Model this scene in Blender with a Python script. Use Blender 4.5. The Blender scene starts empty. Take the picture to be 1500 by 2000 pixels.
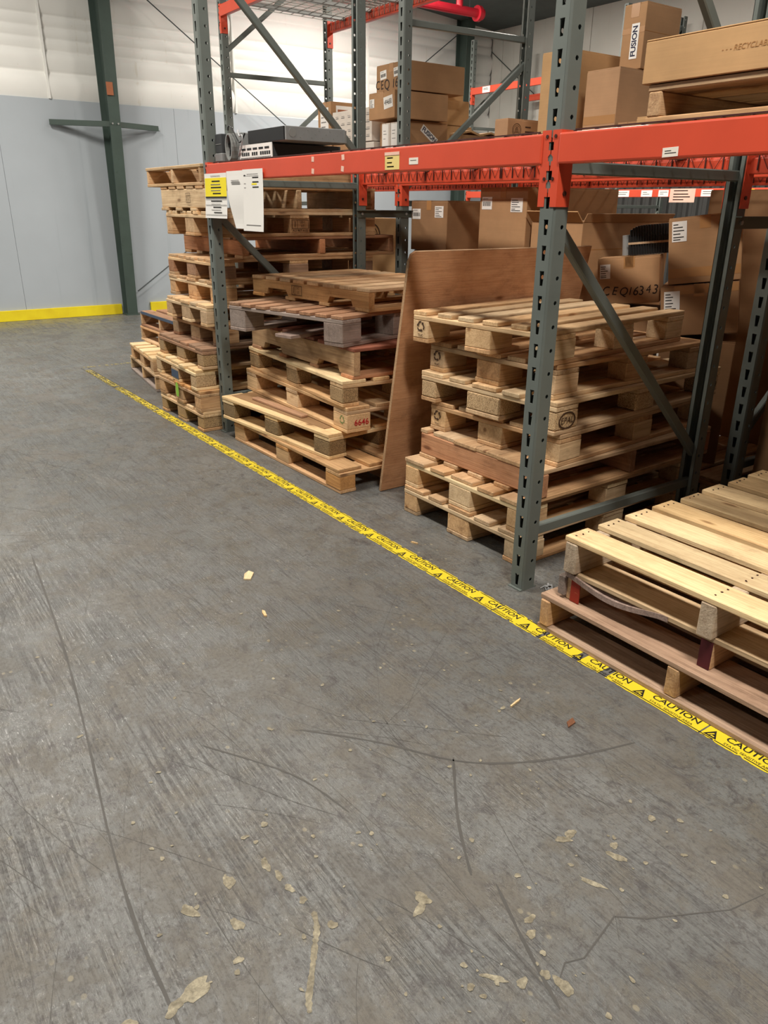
import bpy, bmesh, math, random
from mathutils import Vector, Matrix, Euler
random.seed(7)
C = bpy.context.scene.collection
SC = bpy.context.scene

# ------------------------------------------------------------------ camera
cd = bpy.data.cameras.new('camera'); cam = bpy.data.objects.new('camera', cd); C.objects.link(cam)
cd.sensor_fit = 'VERTICAL'; cd.sensor_height = 24.0; cd.sensor_width = 18.0
cd.lens = 1488.87 * 24.0 / 2000.0; cd.clip_start = 0.05; cd.clip_end = 100
R_ = (0.81375, -0.58115, 0.0084947); U_ = (0.21003, 0.30766, 0.928025); F_ = (0.54193, 0.75340, -0.37242)
cam.matrix_world = Matrix(((R_[0], U_[0], -F_[0], 0.0), (R_[1], U_[1], -F_[1], 0.0), (R_[2], U_[2], -F_[2], 1.4), (0, 0, 0, 1)))
SC.camera = cam
# ------------------------------------------------------------------ world, exposure
W = bpy.data.worlds.new('World'); SC.world = W; W.use_nodes = True
W.node_tree.nodes['Background'].inputs[0].default_value = (0.80, 0.88, 1.0, 1); W.node_tree.nodes['Background'].inputs[1].default_value = 0.03
vs = SC.view_settings; vs.view_transform = 'Standard'; vs.look = 'None'; vs.exposure = 0.0; vs.gamma = 1.0; vs.use_curve_mapping = False
SC.cycles.use_denoising = True; SC.cycles.max_bounces = 8
# ------------------------------------------------------------------ ceiling lamps (strip high-bays, above the frame)
def lamp(x, y, z, power, sx, sy, col=(1.0, 0.93, 0.82)):
    l = bpy.data.lights.new('ceiling_lamp', 'AREA'); l.shape = 'RECTANGLE'; l.size = sx; l.size_y = sy; l.energy = power; l.color = col
    o = bpy.data.objects.new('ceiling_lamp', l); C.objects.link(o); o.location = (x, y, z); return o
LW = (1.0, 0.935, 0.84)
for a in ((0.75, 8.0, 4.45, 200), (0.6, 3.6, 4.5, 150), (0.75, -0.4, 4.5, 215), (-3.2, 8.4, 4.5, 125), (-3.2, 3.0, 4.5, 40),
          (6.3, 8.8, 4.1, 190), (6.3, 5.6, 4.1, 200), (6.3, 1.6, 4.1, 50)):
    lamp(a[0], a[1], a[2], a[3], 0.35, 1.25, LW)

# ------------------------------------------------------------------ colour / material helpers
def s2l(c):
    return tuple(((v / 255.0) / 12.92 if v / 255.0 <= 0.04045 else ((v / 255.0 + 0.055) / 1.055) ** 2.4) for v in c) + (1.0,)
def newmat(name):
    m = bpy.data.materials.new(name); m.use_nodes = True; nt = m.node_tree
    return m, nt, nt.nodes['Principled BSDF']
def N(nt, t, **k):
    n = nt.nodes.new(t)
    for a, v in k.items(): setattr(n, a, v)
    return n
def L(nt, a, b): nt.links.new(a, b)
def mix(nt, fac, a, b, mode='MIX'):
    n = nt.nodes.new('ShaderNodeMix'); n.data_type = 'RGBA'; n.blend_type = mode
    for s, v in ((n.inputs[0], fac), (n.inputs[6], a), (n.inputs[7], b)):
        if isinstance(v, (tuple, float, int)): s.default_value = v
        else: nt.links.new(v, s)
    return n.outputs[2]
def ramp(nt, src, stops):
    r = nt.nodes.new('ShaderNodeValToRGB'); e = r.color_ramp.elements
    while len(e) < len(stops): e.new(0.5)
    for i, (p, c) in enumerate(stops): e[i].position = p; e[i].color = c if isinstance(c, tuple) else (c, c, c, 1)
    nt.links.new(src, r.inputs[0]); return r.outputs[0]
def noise(nt, vec, scale, detail=4, rough=0.6, dist=0.0):
    n = nt.nodes.new('ShaderNodeTexNoise'); n.inputs['Scale'].default_value = scale; n.inputs['Detail'].default_value = detail
    n.inputs['Roughness'].default_value = rough; n.inputs['Distortion'].default_value = dist
    nt.links.new(vec, n.inputs['Vector']); return n.outputs[0]
def mapping(nt, vec, scale=(1, 1, 1), rot=(0, 0, 0), loc=(0, 0, 0)):
    n = nt.nodes.new('ShaderNodeMapping'); n.inputs['Scale'].default_value = scale; n.inputs['Rotation'].default_value = rot; n.inputs['Location'].default_value = loc
    nt.links.new(vec, n.inputs['Vector']); return n.outputs[0]
def math_(nt, op, a, b=None):
    n = nt.nodes.new('ShaderNodeMath'); n.operation = op
    for s, v in ((n.inputs[0], a), (n.inputs[1], b)):
        if v is None: continue
        if isinstance(v, (int, float)): s.default_value = v
        else: nt.links.new(v, s)
    return n.outputs[0]
def bump(nt, h, strength, dist, bs):
    b = nt.nodes.new('ShaderNodeBump'); b.inputs['Strength'].default_value = strength; b.inputs['Distance'].default_value = dist
    nt.links.new(h, b.inputs['Height']); nt.links.new(b.outputs[0], bs.inputs['Normal'])
def objvec(nt, k=9.0):
    tc = N(nt, 'ShaderNodeTexCoord'); oi = N(nt, 'ShaderNodeObjectInfo')
    cx = N(nt, 'ShaderNodeCombineXYZ')
    for i, f in enumerate((k, k * 1.7, k * 0.6)): L(nt, math_(nt, 'MULTIPLY', oi.outputs['Random'], f), cx.inputs[i])
    a = N(nt, 'ShaderNodeVectorMath', operation='ADD'); L(nt, tc.outputs['Object'], a.inputs[0]); L(nt, cx.outputs[0], a.inputs[1])
    return a.outputs[0], oi.outputs['Random']
def wood(name, base, dark, vary=0.35, grey=0.0, grain=1.0):
    m, nt, bs = newmat(name); v, rnd = objvec(nt)
    g = noise(nt, mapping(nt, v, (1.3, 30 * grain, 30 * grain)), 1.0, 6, 0.6, 1.1)
    fine = noise(nt, mapping(nt, v, (5, 170, 170)), 1.0, 3, 0.6)
    lo = tuple(b * 0.55 + d * 0.45 for b, d in zip(base, dark))
    col = ramp(nt, g, [(0.28, s2l(lo)), (0.52, s2l(base)), (0.8, s2l(tuple(min(255, x * 1.06) for x in base)))])
    col = mix(nt, ramp(nt, fine, [(0.42, 0.0), (0.75, 0.55)]), col, s2l(dark))
    st = noise(nt, mapping(nt, v, (1, 1.6, 1.6)), 5.5, 7, 0.7)
    col = mix(nt, 0.75, col, ramp(nt, st, [(0.30, (0.50, 0.45, 0.41, 1)), (0.44, (0.86, 0.83, 0.8, 1)), (0.58, (1, 1, 1, 1))]), 'MULTIPLY')
    vo = N(nt, 'ShaderNodeTexVoronoi'); vo.inputs['Scale'].default_value = 1.0
    L(nt, mapping(nt, v, (3.2, 9, 9)), vo.inputs['Vector'])
    col = mix(nt, 0.8, col, ramp(nt, vo.outputs['Distance'], [(0.06, (0.34, 0.24, 0.17, 1)), (0.10, (0.8, 0.7, 0.6, 1)), (0.14, (1, 1, 1, 1))]), 'MULTIPLY')
    hs = N(nt, 'ShaderNodeHueSaturation')
    L(nt, math_(nt, 'ADD', math_(nt, 'MULTIPLY', rnd, vary), 1.0 - vary * 0.55), hs.inputs['Value'])
    r2 = math_(nt, 'FRACT', math_(nt, 'MULTIPLY', rnd, 17.3))
    L(nt, math_(nt, 'SUBTRACT', 0.504, math_(nt, 'MULTIPLY', r2, 0.012)), hs.inputs['Hue'])
    L(nt, math_(nt, 'ADD', math_(nt, 'MULTIPLY', r2, 0.22), 0.80 - grey), hs.inputs['Saturation'])
    L(nt, col, hs.inputs['Color']); L(nt, hs.outputs[0], bs.inputs['Base Color'])
    bs.inputs['Roughness'].default_value = 0.82; bs.inputs['Specular IOR Level'].default_value = 0.2
    bump(nt, math_(nt, 'ADD', g, fine), 0.4, 0.003, bs); return m
def speckle(name, a, b, scale=220):
    m, nt, bs = newmat(name); v, rnd = objvec(nt)
    n = noise(nt, mapping(nt, v, (1, 1, 1)), scale, 3, 0.7)
    n2 = noise(nt, v, 14, 3)
    c = ramp(nt, n, [(0.36, s2l(b)), (0.52, s2l(a)), (0.7, s2l(tuple(min(255, x * 1.2) for x in a)))])
    c = mix(nt, 0.5, c, ramp(nt, n2, [(0.3, (0.7, 0.66, 0.6, 1)), (0.6, (1, 1, 1, 1))]), 'MULTIPLY')
    L(nt, c, bs.inputs['Base Color']); bs.inputs['Roughness'].default_value = 0.85; bump(nt, n, 0.6, 0.004, bs); return m
def paint(name, col, rough=0.45, wear=None, wscale=9.0, metallic=0.0, amount=0.62, vary=0.12, spec=0.4):
    m, nt, bs = newmat(name); v, rnd = objvec(nt)
    n = noise(nt, v, 5, 5, 0.6)
    c = mix(nt, n, s2l(tuple(x * (1 - vary) for x in col)), s2l(tuple(min(255, x * (1 + vary)) for x in col)))
    if wear:
        w = noise(nt, mapping(nt, v, (1, 1, 2.4), (0.3, 0.2, 0.4)), wscale, 8, 0.75, 0.8)
        c = mix(nt, ramp(nt, w, [(amount, 0.0), (amount + 0.07, 0.85)]), c, s2l(wear))
    L(nt, c, bs.inputs['Base Color']); bs.inputs['Roughness'].default_value = rough; bs.inputs['Metallic'].default_value = metallic
    bs.inputs['Specular IOR Level'].default_value = spec
    return m
def card(name, col, sheen=0.0):
    m, nt, bs = newmat(name); v, rnd = objvec(nt)
    n = noise(nt, mapping(nt, v, (1, 1, 1)), 6, 5, 0.6); f = noise(nt, mapping(nt, v, (3, 3, 140)), 1, 2)
    c = mix(nt, n, s2l(tuple(x * 0.86 for x in col)), s2l(tuple(min(255, x * 1.08) for x in col)))
    c = mix(nt, math_(nt, 'MULTIPLY', f, 0.22), c, s2l(tuple(x * 0.72 for x in col)))
    hs = N(nt, 'ShaderNodeHueSaturation'); L(nt, math_(nt, 'ADD', math_(nt, 'MULTIPLY', rnd, 0.16), 0.92), hs.inputs['Value'])
    L(nt, c, hs.inputs['Color']); L(nt, hs.outputs[0], bs.inputs['Base Color']); bs.inputs['Roughness'].default_value = 0.8
    bs.inputs['Specular IOR Level'].default_value = 0.2; bump(nt, f, 0.12, 0.002, bs); return m

M = {}
M['pale'] = wood('pale_pine', (228, 194, 144), (176, 134, 88))
M['cream'] = wood('fresh_pine', (242, 212, 156), (200, 158, 104), 0.22)
M['tan'] = wood('tan_pine', (212, 174, 126), (150, 110, 72))
M['honey'] = wood('honey_pine', (214, 166, 104), (160, 112, 62), 0.2)
M['orange'] = wood('orange_pine', (200, 144, 98), (152, 100, 62), 0.25)
M['brown'] = wood('weathered_brown_wood', (172, 132, 98), (108, 78, 56))
M['dark'] = wood('dark_brown_wood', (122, 84, 58), (72, 46, 30), 0.4)
M['pinkish'] = wood('pinkish_pine', (192, 156, 126), (124, 94, 72), 0.4)
M['red'] = wood('red_brown_wood', (158, 98, 72), (104, 60, 42), 0.3)
M['grey'] = wood('grey_weathered_wood', (160, 138, 124), (100, 84, 76), 0.3, 0.15)
M['rough'] = wood('rough_sawn_end', (206, 186, 156), (150, 122, 92), 0.2, 0.1, 2.0)
M['redpaint'] = paint('red_painted_wood', (150, 44, 24), 0.7, (190, 130, 80), 30)
M['maroon'] = paint('maroon_painted_wood', (84, 26, 34), 0.7, (70, 50, 44), 30)
M['bluepaint'] = paint('blue_painted_wood', (66, 82, 104), 0.7, (120, 110, 96), 24)
M['chip'] = speckle('chipboard_block', (176, 146, 106), (112, 88, 60))
M['chipdark'] = speckle('dark_chipboard_block', (140, 116, 82), (82, 65, 45))
M['chippale'] = speckle('pale_chipboard_block', (204, 174, 134), (148, 116, 80))
M['ply'] = wood('plywood_face', (206, 160, 116), (172, 124, 84), 0.1, 0.0, 0.22)
M['plyedge'] = wood('plywood_edge', (196, 160, 118), (150, 112, 76), 0.1, 0.0, 3)
M['hard'] = paint('hardboard', (150, 116, 80), 0.7)
M['steel'] = paint('grey_green_rack_paint', (104, 111, 107), 0.42, (150, 144, 136), 16, 0.0, 0.70)
M['steeldark'] = paint('dark_green_rack_paint', (78, 84, 76), 0.45, (130, 116, 96), 16, 0.0, 0.72)
M['orangep'] = paint('orange_beam_paint', (212, 80, 54), 0.38, (120, 56, 44), 7, 0.0, 0.69, 0.06)
M['green'] = paint('dark_green_column_paint', (66, 80, 74), 0.5, (50, 66, 58), 3)
M['wire'] = paint('galvanised_wire', (150, 146, 138), 0.4, None, 9, 0.2)
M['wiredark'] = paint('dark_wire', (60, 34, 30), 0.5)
M['galv'] = paint('galvanised_channel', (150, 152, 150), 0.4, None, 9, 0.3)
M['black'] = paint('black_plastic', (22, 22, 24), 0.45)
M['ink'] = paint('black_print', (24, 20, 18), 0.7)
M['handink'] = paint('marker_ink', (44, 30, 22), 0.7)
M['stamp'] = paint('brown_stamp_ink', (66, 42, 26), 0.8)
M['redink'] = paint('red_print', (186, 34, 40), 0.7)
M['greenink'] = paint('faded_green_print', (112, 132, 74), 0.8)
M['navy'] = paint('navy_print', (26, 28, 60), 0.6)
M['greyink'] = paint('grey_print', (128, 126, 124), 0.7)
M['white'] = paint('white_paper', (236, 234, 230), 0.65, None, 9, 0, 0.6, 0.02)
M['cream_paper'] = paint('cream_tag', (228, 206, 130), 0.65)
M['pinkpaper'] = paint('pale_pink_tape', (238, 190, 172), 0.6)
M['yellow'] = paint('yellow_paper', (248, 228, 40), 0.6, None, 9, 0, 0.6, 0.02)
M['yellowpaint'] = paint('yellow_kick_paint', (250, 214, 36), 0.5, (196, 160, 50), 30, 0.0, 0.74)
M['greentag'] = paint('lime_tag', (150, 206, 70), 0.5)
M['srv'] = paint('grey_server_metal', (138, 140, 140), 0.4, None, 9, 0.0)
M['srvdark'] = paint('dark_server_metal', (62, 64, 66), 0.45, None, 9, 0.0)
M['lightgrey'] = paint('light_grey_plastic', (170, 172, 174), 0.5)
M['card'] = card('brown_cardboard', (180, 140, 102)); M['card2'] = card('tan_cardboard', (202, 162, 116)); M['card3'] = card('dull_cardboard', (158, 121, 87))
M['cardwhite'] = card('white_carton', (232, 224, 214)); M['cardpink'] = card('dusty_cardboard', (192, 152, 116))
M['tapeclear'] = paint('brown_packing_tape', (176, 130, 84), 0.22, None, 9, 0, 0.6, 0.04, 0.6)
M['redpipe'] = paint('red_pipe_paint', (206, 42, 58), 0.35)
M['sticker'] = paint('pink_cream_sticker', (244, 226, 214), 0.6)
M['rod'] = paint('dark_steel_rod', (70, 76, 78), 0.5)
M['rust'] = paint('rust_primer', (160, 98, 66), 0.7, (110, 76, 54), 30)
M['bolt'] = paint('dark_bolt', (60, 28, 20), 0.5)
M['hole'] = paint('shadowed_slot', (24, 22, 20), 0.9)
M['skid'] = paint('rubber_skid', (84, 82, 79), 0.7)
M['bare'] = speckle('bare_concrete', (148, 141, 122), (122, 115, 98), 60)
M['ceil'] = paint('dark_ceiling', (84, 90, 88), 0.8)

# floor: worn grey paint over concrete
def floor_mat():
    m, nt, bs = newmat('worn_grey_floor'); tc = N(nt, 'ShaderNodeTexCoord'); v = tc.outputs['Object']
    big = noise(nt, v, 0.8, 6, 0.65); med = noise(nt, v, 6, 8, 0.72); fine = noise(nt, mapping(nt, v, (1.25, 0.8, 1), (0, 0, 0.1)), 78, 7, 0.8); mic = noise(nt, v, 230, 3, 0.7)
    col = mix(nt, ramp(nt, big, [(0.3, 0.0), (0.7, 1.0)]), s2l((104, 106, 105)), s2l((128, 129, 127)))
    col = mix(nt, ramp(nt, med, [(0.46, 0.0), (0.60, 0.75)]), col, s2l((108, 103, 93)))
    col = mix(nt, ramp(nt, fine, [(0.50, 0.0), (0.62, 0.85)]), col, s2l((82, 80, 77)))
    col = mix(nt, ramp(nt, mic, [(0.62, 0.0), (0.74, 0.6)]), col, s2l((156, 152, 140)))
    sc = None
    for rot, sx, sy, th, off in ((0.02, 105, 1.5, 0.54, 0), (-0.20, 119, 2.2, 0.558, 7), (0.42, 98, 2.0, 0.575, 3), (1.05, 88, 2.4, 0.59, 11), (-0.75, 102, 2.6, 0.59, 19), (1.7, 85, 3.0, 0.60, 29)):
        n_ = noise(nt, mapping(nt, v, (sx, sy, 1), (0, 0, rot), (off, off, 0)), 1.0, 6, 0.68, 0.25)
        r = ramp(nt, n_, [(th, 0.0), (th + 0.05, 1.0)])
        sc = r if sc is None else math_(nt, 'MAXIMUM', sc, r)
    patch = ramp(nt, noise(nt, mapping(nt, v, (1.2, 0.8, 1)), 2.3, 9, 0.78), [(0.40, 0.08), (0.56, 1.0)])
    sc2 = math_(nt, 'MULTIPLY', math_(nt, 'MULTIPLY', sc, patch), ramp(nt, fine, [(0.32, 0.3), (0.52, 1.0)]))
    col = mix(nt, math_(nt, 'MULTIPLY', sc2, 0.68), col, s2l((66, 64, 64)))
    mott = ramp(nt, noise(nt, mapping(nt, v, (1.1, 0.8, 1), (0, 0, 0.5), (5, 2, 0)), 17, 10, 0.85, 0.8), [(0.51, 0.0), (0.62, 0.85)])
    col = mix(nt, mott, col, s2l((78, 75, 75)))
    worn = ramp(nt, noise(nt, mapping(nt, v, (1.5, 0.9, 1)), 2.6, 9, 0.74, 0.4), [(0.52, 0.0), (0.57, 1.0)])
    col = mix(nt, math_(nt, 'MULTIPLY', worn, 0.45), col, s2l((103, 98, 90)))
    blot = ramp(nt, noise(nt, mapping(nt, v, (5, 2.4, 1), (0, 0, 0.15)), 1.7, 10, 0.82, 0.6), [(0.56, 0.0), (0.66, 0.7)])
    col = mix(nt, blot, col, s2l((76, 73, 72)))
    vo = N(nt, 'ShaderNodeTexVoronoi'); vo.inputs['Scale'].default_value = 26; L(nt, mapping(nt, v, (1, 0.8, 1)), vo.inputs['Vector'])
    fl = math_(nt, 'MULTIPLY', ramp(nt, vo.outputs['Distance'], [(0.12, 1.0), (0.17, 0.0)]), ramp(nt, noise(nt, v, 2.4, 4, 0.7), [(0.54, 0.0), (0.60, 1.0)]))
    col = mix(nt, math_(nt, 'MULTIPLY', fl, 0.55), col, s2l((158, 150, 128)))
    L(nt, col, bs.inputs['Base Color'])
    rg = ramp(nt, fine, [(0.36, 0.14), (0.62, 0.40)])
    rg = math_(nt, 'ADD', rg, math_(nt, 'MULTIPLY', math_(nt, 'MAXIMUM', sc2, worn), 0.32)); L(nt, rg, bs.inputs['Roughness'])
    bs.inputs['Specular IOR Level'].default_value = 0.5
    h = math_(nt, 'ADD', math_(nt, 'MULTIPLY', fine, 0.8), math_(nt, 'MULTIPLY', med, 0.5)); h = math_(nt, 'SUBTRACT', h, math_(nt, 'MULTIPLY', math_(nt, 'MAXIMUM', sc2, worn), 0.5))
    bump(nt, h, 0.38, 0.004, bs); return m
M['floor'] = floor_mat()
def wall_mat(name, col, streak, seed):
    m, nt, bs = newmat(name); tc = N(nt, 'ShaderNodeTexCoord'); v = mapping(nt, tc.outputs['Object'], (1, 1, 1), (0, 0, 0), (seed, 0, 0))
    n = noise(nt, v, 1.3, 5, 0.6); s = noise(nt, mapping(nt, v, (9, 9, 0.35)), 1.0, 4, 0.6); sp = noise(nt, v, 26, 3, 0.6)
    c = mix(nt, n, s2l(tuple(x * 0.95 for x in col)), s2l(tuple(min(255, x * 1.03) for x in col)))
    c = mix(nt, ramp(nt, s, [(0.62, 0.0), (0.75, 0.35)]), c, s2l(streak))
    c = mix(nt, ramp(nt, sp, [(0.73, 0.0), (0.77, 0.5)]), c, s2l(streak))
    L(nt, c, bs.inputs['Base Color']); bs.inputs['Roughness'].default_value = 0.6; bs.inputs['Specular IOR Level'].default_value = 0.3; return m
M['bluewall'] = wall_mat('blue_grey_wall_paint', (174, 182, 189), (138, 148, 156), 0)
M['whitewall'] = wall_mat('white_insulation_vinyl', (238, 238, 234), (196, 186, 160), 5)
M['whitewall2'] = wall_mat('white_wall_sheet', (214, 212, 204), (176, 168, 150), 9)
M['greywall'] = wall_mat('grey_wall_sheet', (72, 72, 71), (58, 56, 54), 3)
def tape_mat():
    m, nt, bs = newmat('yellow_floor_tape'); tc = N(nt, 'ShaderNodeTexCoord'); v = tc.outputs['Object']
    w = noise(nt, mapping(nt, v, (3, 1, 1)), 26, 7, 0.75)
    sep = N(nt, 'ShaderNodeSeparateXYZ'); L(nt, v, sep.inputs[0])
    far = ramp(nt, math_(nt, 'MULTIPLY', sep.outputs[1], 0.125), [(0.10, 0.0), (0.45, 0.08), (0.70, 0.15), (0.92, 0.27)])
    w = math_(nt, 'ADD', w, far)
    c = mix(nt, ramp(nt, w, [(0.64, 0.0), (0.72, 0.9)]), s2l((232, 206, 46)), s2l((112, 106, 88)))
    L(nt, c, bs.inputs['Base Color']); bs.inputs['Roughness'].default_value = 0.5; return m
M['tape'] = tape_mat()

# ------------------------------------------------------------------ mesh helpers
class MB:
    def __init__(s): s.v = []; s.f = []
    def add(s, vs, fs):
        o = len(s.v); s.v += [tuple(x) for x in vs]; s.f += [tuple(i + o for i in f) for f in fs]; return s
    def box(s, x0, x1, y0, y1, z0, z1, mtx=None):
        vs = [Vector((x, y, z)) for z in (z0, z1) for y in (y0, y1) for x in (x0, x1)]
        if mtx is not None: vs = [mtx @ v for v in vs]
        return s.add(vs, [(0, 2, 3, 1), (4, 5, 7, 6), (0, 1, 5, 4), (2, 6, 7, 3), (0, 4, 6, 2), (1, 3, 7, 5)])
    def bar(s, p, q, w, h, up=(0, 0, 1)):
        p = Vector(p); q = Vector(q); d = (q - p); l = d.length; d.normalize(); u = Vector(up)
        if abs(d.dot(u)) > 0.99: u = Vector((0, 1, 0))
        r = d.cross(u).normalized(); u = r.cross(d).normalized()
        m = Matrix(((d.x, r.x, u.x, p.x), (d.y, r.y, u.y, p.y), (d.z, r.z, u.z, p.z), (0, 0, 0, 1)))
        return s.box(0, l, -w / 2, w / 2, -h / 2, h / 2, m)
    def tube(s, p, q, r, n=10, caps=True):
        p = Vector(p); q = Vector(q); d = (q - p).normalized(); u = Vector((0, 0, 1)) if abs(d.z) < 0.9 else Vector((1, 0, 0))
        a = d.cross(u).normalized(); b = a.cross(d)
        vs = [c + r * (math.cos(2 * math.pi * i / n) * a + math.sin(2 * math.pi * i / n) * b) for c in (p, q) for i in range(n)]
        fs = [(i, (i + 1) % n, n + (i + 1) % n, n + i) for i in range(n)]
        if caps: fs += [tuple(range(n - 1, -1, -1)), tuple(range(n, 2 * n))]
        return s.add(vs, fs)
    def prism(s, pts, z0, z1, axis='z'):
        def P(a, b, c): return (a, b, c) if axis == 'z' else ((c, a, b) if axis == 'x' else (a, c, b))
        n = len(pts); vs = [P(a, b, z) for z in (z0, z1) for a, b in pts]
        return s.add(vs, [tuple(range(n - 1, -1, -1)), tuple(range(n, 2 * n))] + [(i, (i + 1) % n, n + (i + 1) % n, n + i) for i in range(n)])
    def mesh(s, name):
        me = bpy.data.meshes.new(name); me.from_pydata(s.v, [], s.f)
        bm = bmesh.new(); bm.from_mesh(me); bmesh.ops.recalc_face_normals(bm, faces=bm.faces); bm.to_mesh(me); bm.free(); return me
    def build(s, name, mat, parent=None, loc=(0, 0, 0), rot=(0, 0, 0), bevel=0.0, seg=2):
        me = s.mesh(name)
        if bevel:
            bm = bmesh.new(); bm.from_mesh(me)
            es = [e for e in bm.edges if len(e.link_faces) == 2 and e.calc_face_angle(0) > 0.6]
            bmesh.ops.bevel(bm, geom=es, offset=bevel, segments=seg, affect='EDGES', profile=0.6); bm.to_mesh(me); bm.free()
        return link(name, me, mat, parent, loc, rot)
def link(name, me, mat, parent=None, loc=(0, 0, 0), rot=(0, 0, 0), scale=None):
    if mat is not None and len(me.materials) == 0: me.materials.append(mat)
    o = bpy.data.objects.new(name, me); C.objects.link(o); o.location = loc; o.rotation_euler = rot
    if scale: o.scale = scale
    if parent is not None: o.parent = parent
    if mat is not None and me.materials[0] != mat:
        o.material_slots[0].link = 'OBJECT'; o.material_slots[0].material = mat
    return o
def thing(name, label, cat, loc=(0, 0, 0), rz=0.0, group=None):
    o = bpy.data.objects.new(name, None); C.objects.link(o); o.location = loc; o.rotation_euler = (0, 0, rz); o.empty_display_size = 0.1
    o['label'] = label; o['category'] = cat
    if group: o['group'] = group
    return o
def tag(o, label, cat, group=None):
    o['label'] = label; o['category'] = cat
    if group: o['group'] = group
    return o
def struct(o): o['kind'] = 'structure'; return o
_plank = {}
def plank_mesh(l, w, t, bev):
    k = (round(l * 200), round(w * 200), round(t * 500), bev)
    if k not in _plank:
        m = MB(); x, y, z = l / 2, w / 2, t / 2; b = min(bev, t * 0.35); vs = []; 
        # chamfered box, 24 corners
        for sx in (-1, 1):
            for sy in (-1, 1):
                for sz in (-1, 1):
                    vs += [(sx * x, sy * (y - b), sz * (z - b)), (sx * (x - b), sy * y, sz * (z - b)), (sx * (x - b), sy * (y - b), sz * z)]
        me = bpy.data.meshes.new('plank'); bm = bmesh.new(); bvs = [bm.verts.new(v) for v in vs]
        bmesh.ops.convex_hull(bm, input=bvs); bmesh.ops.dissolve_limit(bm, angle_limit=0.02, verts=bm.verts, edges=bm.edges)
        bmesh.ops.recalc_face_normals(bm, faces=bm.faces); bm.to_mesh(me); bm.free(); _plank[k] = me
    return _plank[k]
def plank(name, mat, parent, c, l, w, t, along='X', bev=0.003, jit=0.004):
    me = plank_mesh(l, w, t, bev)
    j = lambda k: random.uniform(-k, k)
    rz = (math.pi / 2 if along == 'Y' else 0) + j(jit * 0.8) + (math.pi if random.random() < 0.5 else 0)
    return link(name, me, mat, parent, (c[0] + j(jit), c[1] + j(jit), c[2]), (0, 0, rz))
_txt = {}
def text_mesh(s, size=1.0, bold=0.0, shear=0.0, space=1.0):
    k = (s, size, bold, shear, space)
    if k not in _txt:
        cu = bpy.data.curves.new('lettering', 'FONT'); cu.body = s; cu.size = size; cu.align_x = 'CENTER'; cu.align_y = 'CENTER'; cu.offset = bold; cu.shear = shear
        cu.space_character = space; cu.resolution_u = 3
        ob = bpy.data.objects.new('lettering', cu); C.objects.link(ob); dg = bpy.context.evaluated_depsgraph_get(); dg.update()
        me = bpy.data.meshes.new_from_object(ob.evaluated_get(dg)); me.materials.clear(); bpy.data.objects.remove(ob); _txt[k] = me
    return _txt[k]
# orientation of flat print: facing -X (text runs towards -Y), facing -Y (text runs towards +X), facing up
ROT_NX = (math.pi / 2, 0, -math.pi / 2); ROT_NY = (math.pi / 2, 0, 0); ROT_UP = (0, 0, -math.pi / 2)
def lettering(s, mat, parent, loc, rot, size, bold=0.0, shear=0.0, roll=0.0, name='lettering', space=1.0, sx=1.0):
    o = link(name, text_mesh(s, 1.0, bold, shear, space), mat, parent, loc, rot, (size * sx, size, size))
    if roll: o.rotation_euler = (Euler(rot).to_matrix() @ Matrix.Rotation(roll, 3, 'Z')).to_euler()
    return o
def handwriting(txt, mat, parent, loc, rot, size, seedv):
    rd = random.Random(seedv); m = MB(); x = 0.0; parts = []
    for ch in txt:
        if ch == ' ': x += 0.35; continue
        me = text_mesh(ch, 1.0, 0.0, rd.uniform(-0.05, 0.25)); xsv = [v.co.x for v in me.vertices]; w = max(xsv) - min(xsv); a = rd.uniform(-0.10, 0.14); sc = rd.uniform(0.9, 1.15); dy = rd.uniform(-0.06, 0.06)
        ca, sa = math.cos(a) * sc, math.sin(a) * sc; cx = x + w / 2
        parts.append(([(v.co.x * ca * 0.9 - v.co.y * sa + cx, v.co.x * sa + v.co.y * ca + dy) for v in me.vertices], [tuple(p.vertices) for p in me.polygons])); x += w + rd.uniform(0.08, 0.16)
    for vs_, fs_ in parts: m.add([((a - x / 2) * size, b * size, 0.0004) for a, b in vs_], fs_)
    return m.build('marker_writing', mat, parent, loc, rot)
def placard(name, parent, mat, loc, rot, w, h, roll=0.0, t=0.0012):
    m = MB().box(-w / 2, w / 2, -h / 2, h / 2, 0, t); o = m.build(name, mat, parent, loc, rot)
    if roll: o.rotation_euler = (Euler(rot).to_matrix() @ Matrix.Rotation(roll, 3, 'Z')).to_euler()
    return o
def printed_bars(parent, w, h, rows, mat, x0=-0.4, seedv=0, t=0.0016, thick=0.05, name='printed_line'):
    r = random.Random(seedv); m = MB()
    for y in rows:
        x = x0 * w; e = x + w * r.uniform(0.3, 0.75)
        m.box(x, min(e, w * 0.45), y * h - h * thick / 2, y * h + h * thick / 2, 0.0012, t)
    return m.build(name, mat, parent)
def barcode(parent, w, h, cx, cy, bw, bh, seedv):
    r = random.Random(seedv); m = MB(); x = -bw / 2
    while x < bw / 2:
        k = r.uniform(0.02, 0.06) * bw; m.box(cx * w + x, cx * w + x + k, cy * h - bh / 2, cy * h + bh / 2, 0.0012, 0.0016); x += k + r.uniform(0.02, 0.05) * bw
    return m.build('barcode', M['ink'], parent)
def ship_label(parent, loc, rot, w, h, seedv, roll=0.0, code=False):
    p = placard('paper_label', parent, M['white'], loc, rot, w, h, roll)
    if code: barcode(p, w, h, 0, -0.05, w * 0.8, h * 0.36, seedv); printed_bars(p, w, h, (0.34,), M['greyink'], -0.4, seedv)
    else: printed_bars(p, w, h, (0.34, 0.2, 0.04, -0.12, -0.28, -0.4), M['ink'], -0.42, seedv)
    return p
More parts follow.
